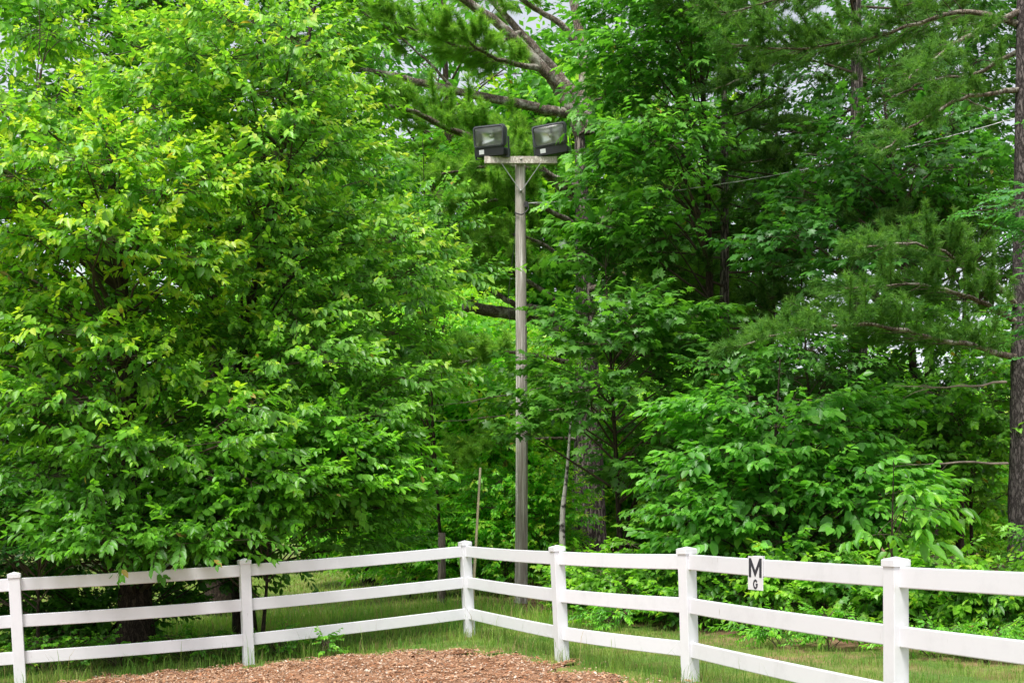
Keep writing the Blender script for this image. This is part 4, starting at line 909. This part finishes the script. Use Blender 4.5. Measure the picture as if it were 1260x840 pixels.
for i, (px, d, lab) in enumerate([(760, 17.0, 'small seedling clump at the edge of the brown leaf litter behind the second bay'), (960, 14.6, 'little green seedling clump on the litter below the letter sign'), (1020, 14.2, 'low seedling clump on the litter left of the tall right-hand post'), (1150, 13.4, 'spreading low seedling under the bottom rail right of the tall post'), (1215, 13.2, 'low seedling clump at the right edge under the bottom rail')]):
    x = (px - CX) * d / FOC; z = gz1(x, d)
    broad_tree('seedling', lab, 'seedling', (x, d), (x, d, z + .3), .008, [((x, d, z + .22), (.42, .22, .18))], 9, 8, 'big', 'alt', .3, (.06, .15, .025), (.15, .28, .03), .6, 95 + i, .16, .6, .18)

broad_tree('shade_tree', 'tall dark leafy tree filling the upper right between the pines', 'tree', (9.6, 26.8), Q(1140, -120, 27), .16,
           [E(1130, 110, 26.5, 2.4, 1.5, 2.4), E(1010, 220, 26.5, 2.0, 1.5, 1.8), E(1190, 290, 26, 1.6, 1.5, 1.6), E(1200, 40, 26, 1.4, 1.4, 1.2), E(960, 140, 26.5, 1.0, 1, .9)], 78, 20, 'diamond', 'alt', .75, (.022, .060, .018), (.05, .10, .025), .4, 111, .8, .45, .85)
broad_tree('shade_tree', 'dark leafy tree behind the slim pine right of the oak', 'tree', (6.3, 28), Q(960, 60, 28), .14,
           [E(940, 260, 27.5, 2.0, 1.4, 2.0), E(900, 440, 27, 2.2, 1.4, 1.6), E(1010, 430, 27, 1.6, 1.4, 1.6), E(830, 330, 28, 1.4, 1.2, 1.6)], 46, 20, 'diamond', 'alt', .75, (.026, .070, .018), (.06, .12, .025), .4, 112, .8, .45, .85)
broad_tree('understory_tree', 'slender understory tree with dark layered leaves behind the small tiered tree', 'tree', (5.2, 20.2), Q(985, 330, 20), .05,
           [E(1000, 450, 19.8, 1.1, .8, .5), E(930, 470, 19.6, .9, .8, .5), E(1080, 520, 19.6, 1.1, .8, .6), E(1150, 560, 19.4, .8, .8, .5), E(860, 600, 19.6, .8, .8, .6)], 50, 13, 'oak', 'opp', .55, (.030, .078, .018), (.07, .15, .026), .4, 113, .45, .3, .55)
broad_tree('understory_tree', 'thin understory tree with bright small leaves between the dark pine and the right edge trunk', 'tree', (7.5, 19), Q(1195, 420, 19), .04,
           [E(1180, 500, 18.8, .9, .7, .7), E(1120, 560, 18.6, .8, .7, .5), E(1220, 590, 18.6, .6, .6, .6), E(1170, 410, 19.2, .8, .6, .35)], 38, 14, 'broad', 'alt', .5, (.045, .11, .018), (.14, .24, .03), .5, 114, .42, .35, .5)

for i, (px, d, h, wd, lab) in enumerate([(505, 26.5, 3.4, 1.1, 'bright green bush behind the old grey fence post'), (575, 26, 2.7, 1.0, 'bright green bush behind the leaning stake'), (622, 25.5, 3.6, .9, 'bright green bush just behind the foot of the light pole'), (668, 25.5, 3.2, .8, 'bright green bush between the light pole and the birch')]):
    x = (px - CX) * d / FOC; z = gz1(x, d)
    broad_tree('bush', lab, 'bush', (x, d), (x, d, z + h * .9), .02, [((x, d, z + h * .5), (wd, .7, h * .46))], 34, 15, 'diamond', 'alt', .5, (.070, .20, .022), (.17, .34, .035), .7, 150 + i, .34, .6, .4)

# ------------------------------------------------------------------ the wood beyond, in three kinds that are copied
def back_kinds():
    k = []
    for i, (co, cy_, h, lab) in enumerate([((.075, .165, .022), (.2, .3, .03), 9.5, 'bright green tree in the sunlit wood beyond'), ((.034, .095, .02), (.09, .17, .03), 12, 'mid green tree in the wood beyond'), ((.085, .21, .024), (.20, .35, .04), 6.5, 'yellow-green small tree in the wood beyond')]):
        x, y = [(-2.2, 37.5), (-24, 60), (-.9, 30.5)][i]
        k.append(broad_tree('woodland_tree', lab, 'tree', (x, y), (x, y, h), .1 + .01 * h, [((x, y, h * .62), (h * .26, h * .26, h * .36)), ((x, y, h * .28), (h * .2, h * .2, h * .2))], 70, 20, 'diamond', 'alt', .95, co, cy_, .5, 130 + i, .8, .5, .8, group='trees in the wood beyond'))
    return k
BK = back_kinds()
gb = np.random.default_rng(77)
BACK = [(1, -30, 62, 1.5), (1, -14, 66, 1.7), (1, -9, 62, 1.6), (0, -5, 58, 1.5), (0, -22, 66, 1.7), (0, -18, 70, 1.7),
        (2, -2.6, 31.5, .95), (2, .6, 34.5, 1.05), (2, 2.4, 31, .8), (0, -1.2, 41, 1.0), (0, 3.2, 40, 1.0), (2, -4.4, 36, 1.0), (2, 4.6, 31, .8), (0, 5.5, 45, .9),
        (1, -3, 50, 2.0), (0, 1.5, 52, 2.3), (1, 5.5, 50, 1.9), (0, -9, 54, 2.2), (1, 9, 52, 1.3),
        (2, 8.5, 34, .65), (0, 12.5, 40, .8), (2, 11.6, 31, .6), (2, 17, 42, 1.0), (1, 22, 50, .9), (2, 14.5, 34, .9), (2, 6.5, 31, .6)]
for i, (k, x, y, s) in enumerate(BACK):
    copy_tree(BK[k], (x, y, gz1(x, y)), gb.uniform(0, 6.28), s)
print('REALTRIS', sum(len(m.polygons) for m in bpy.data.meshes))
open('/tmp/tri.txt','w').write(str(sum(len(m.polygons) for m in bpy.data.meshes)))
print('leaf triangles', TRI_COUNT[0], 'objects', len(bpy.data.objects))
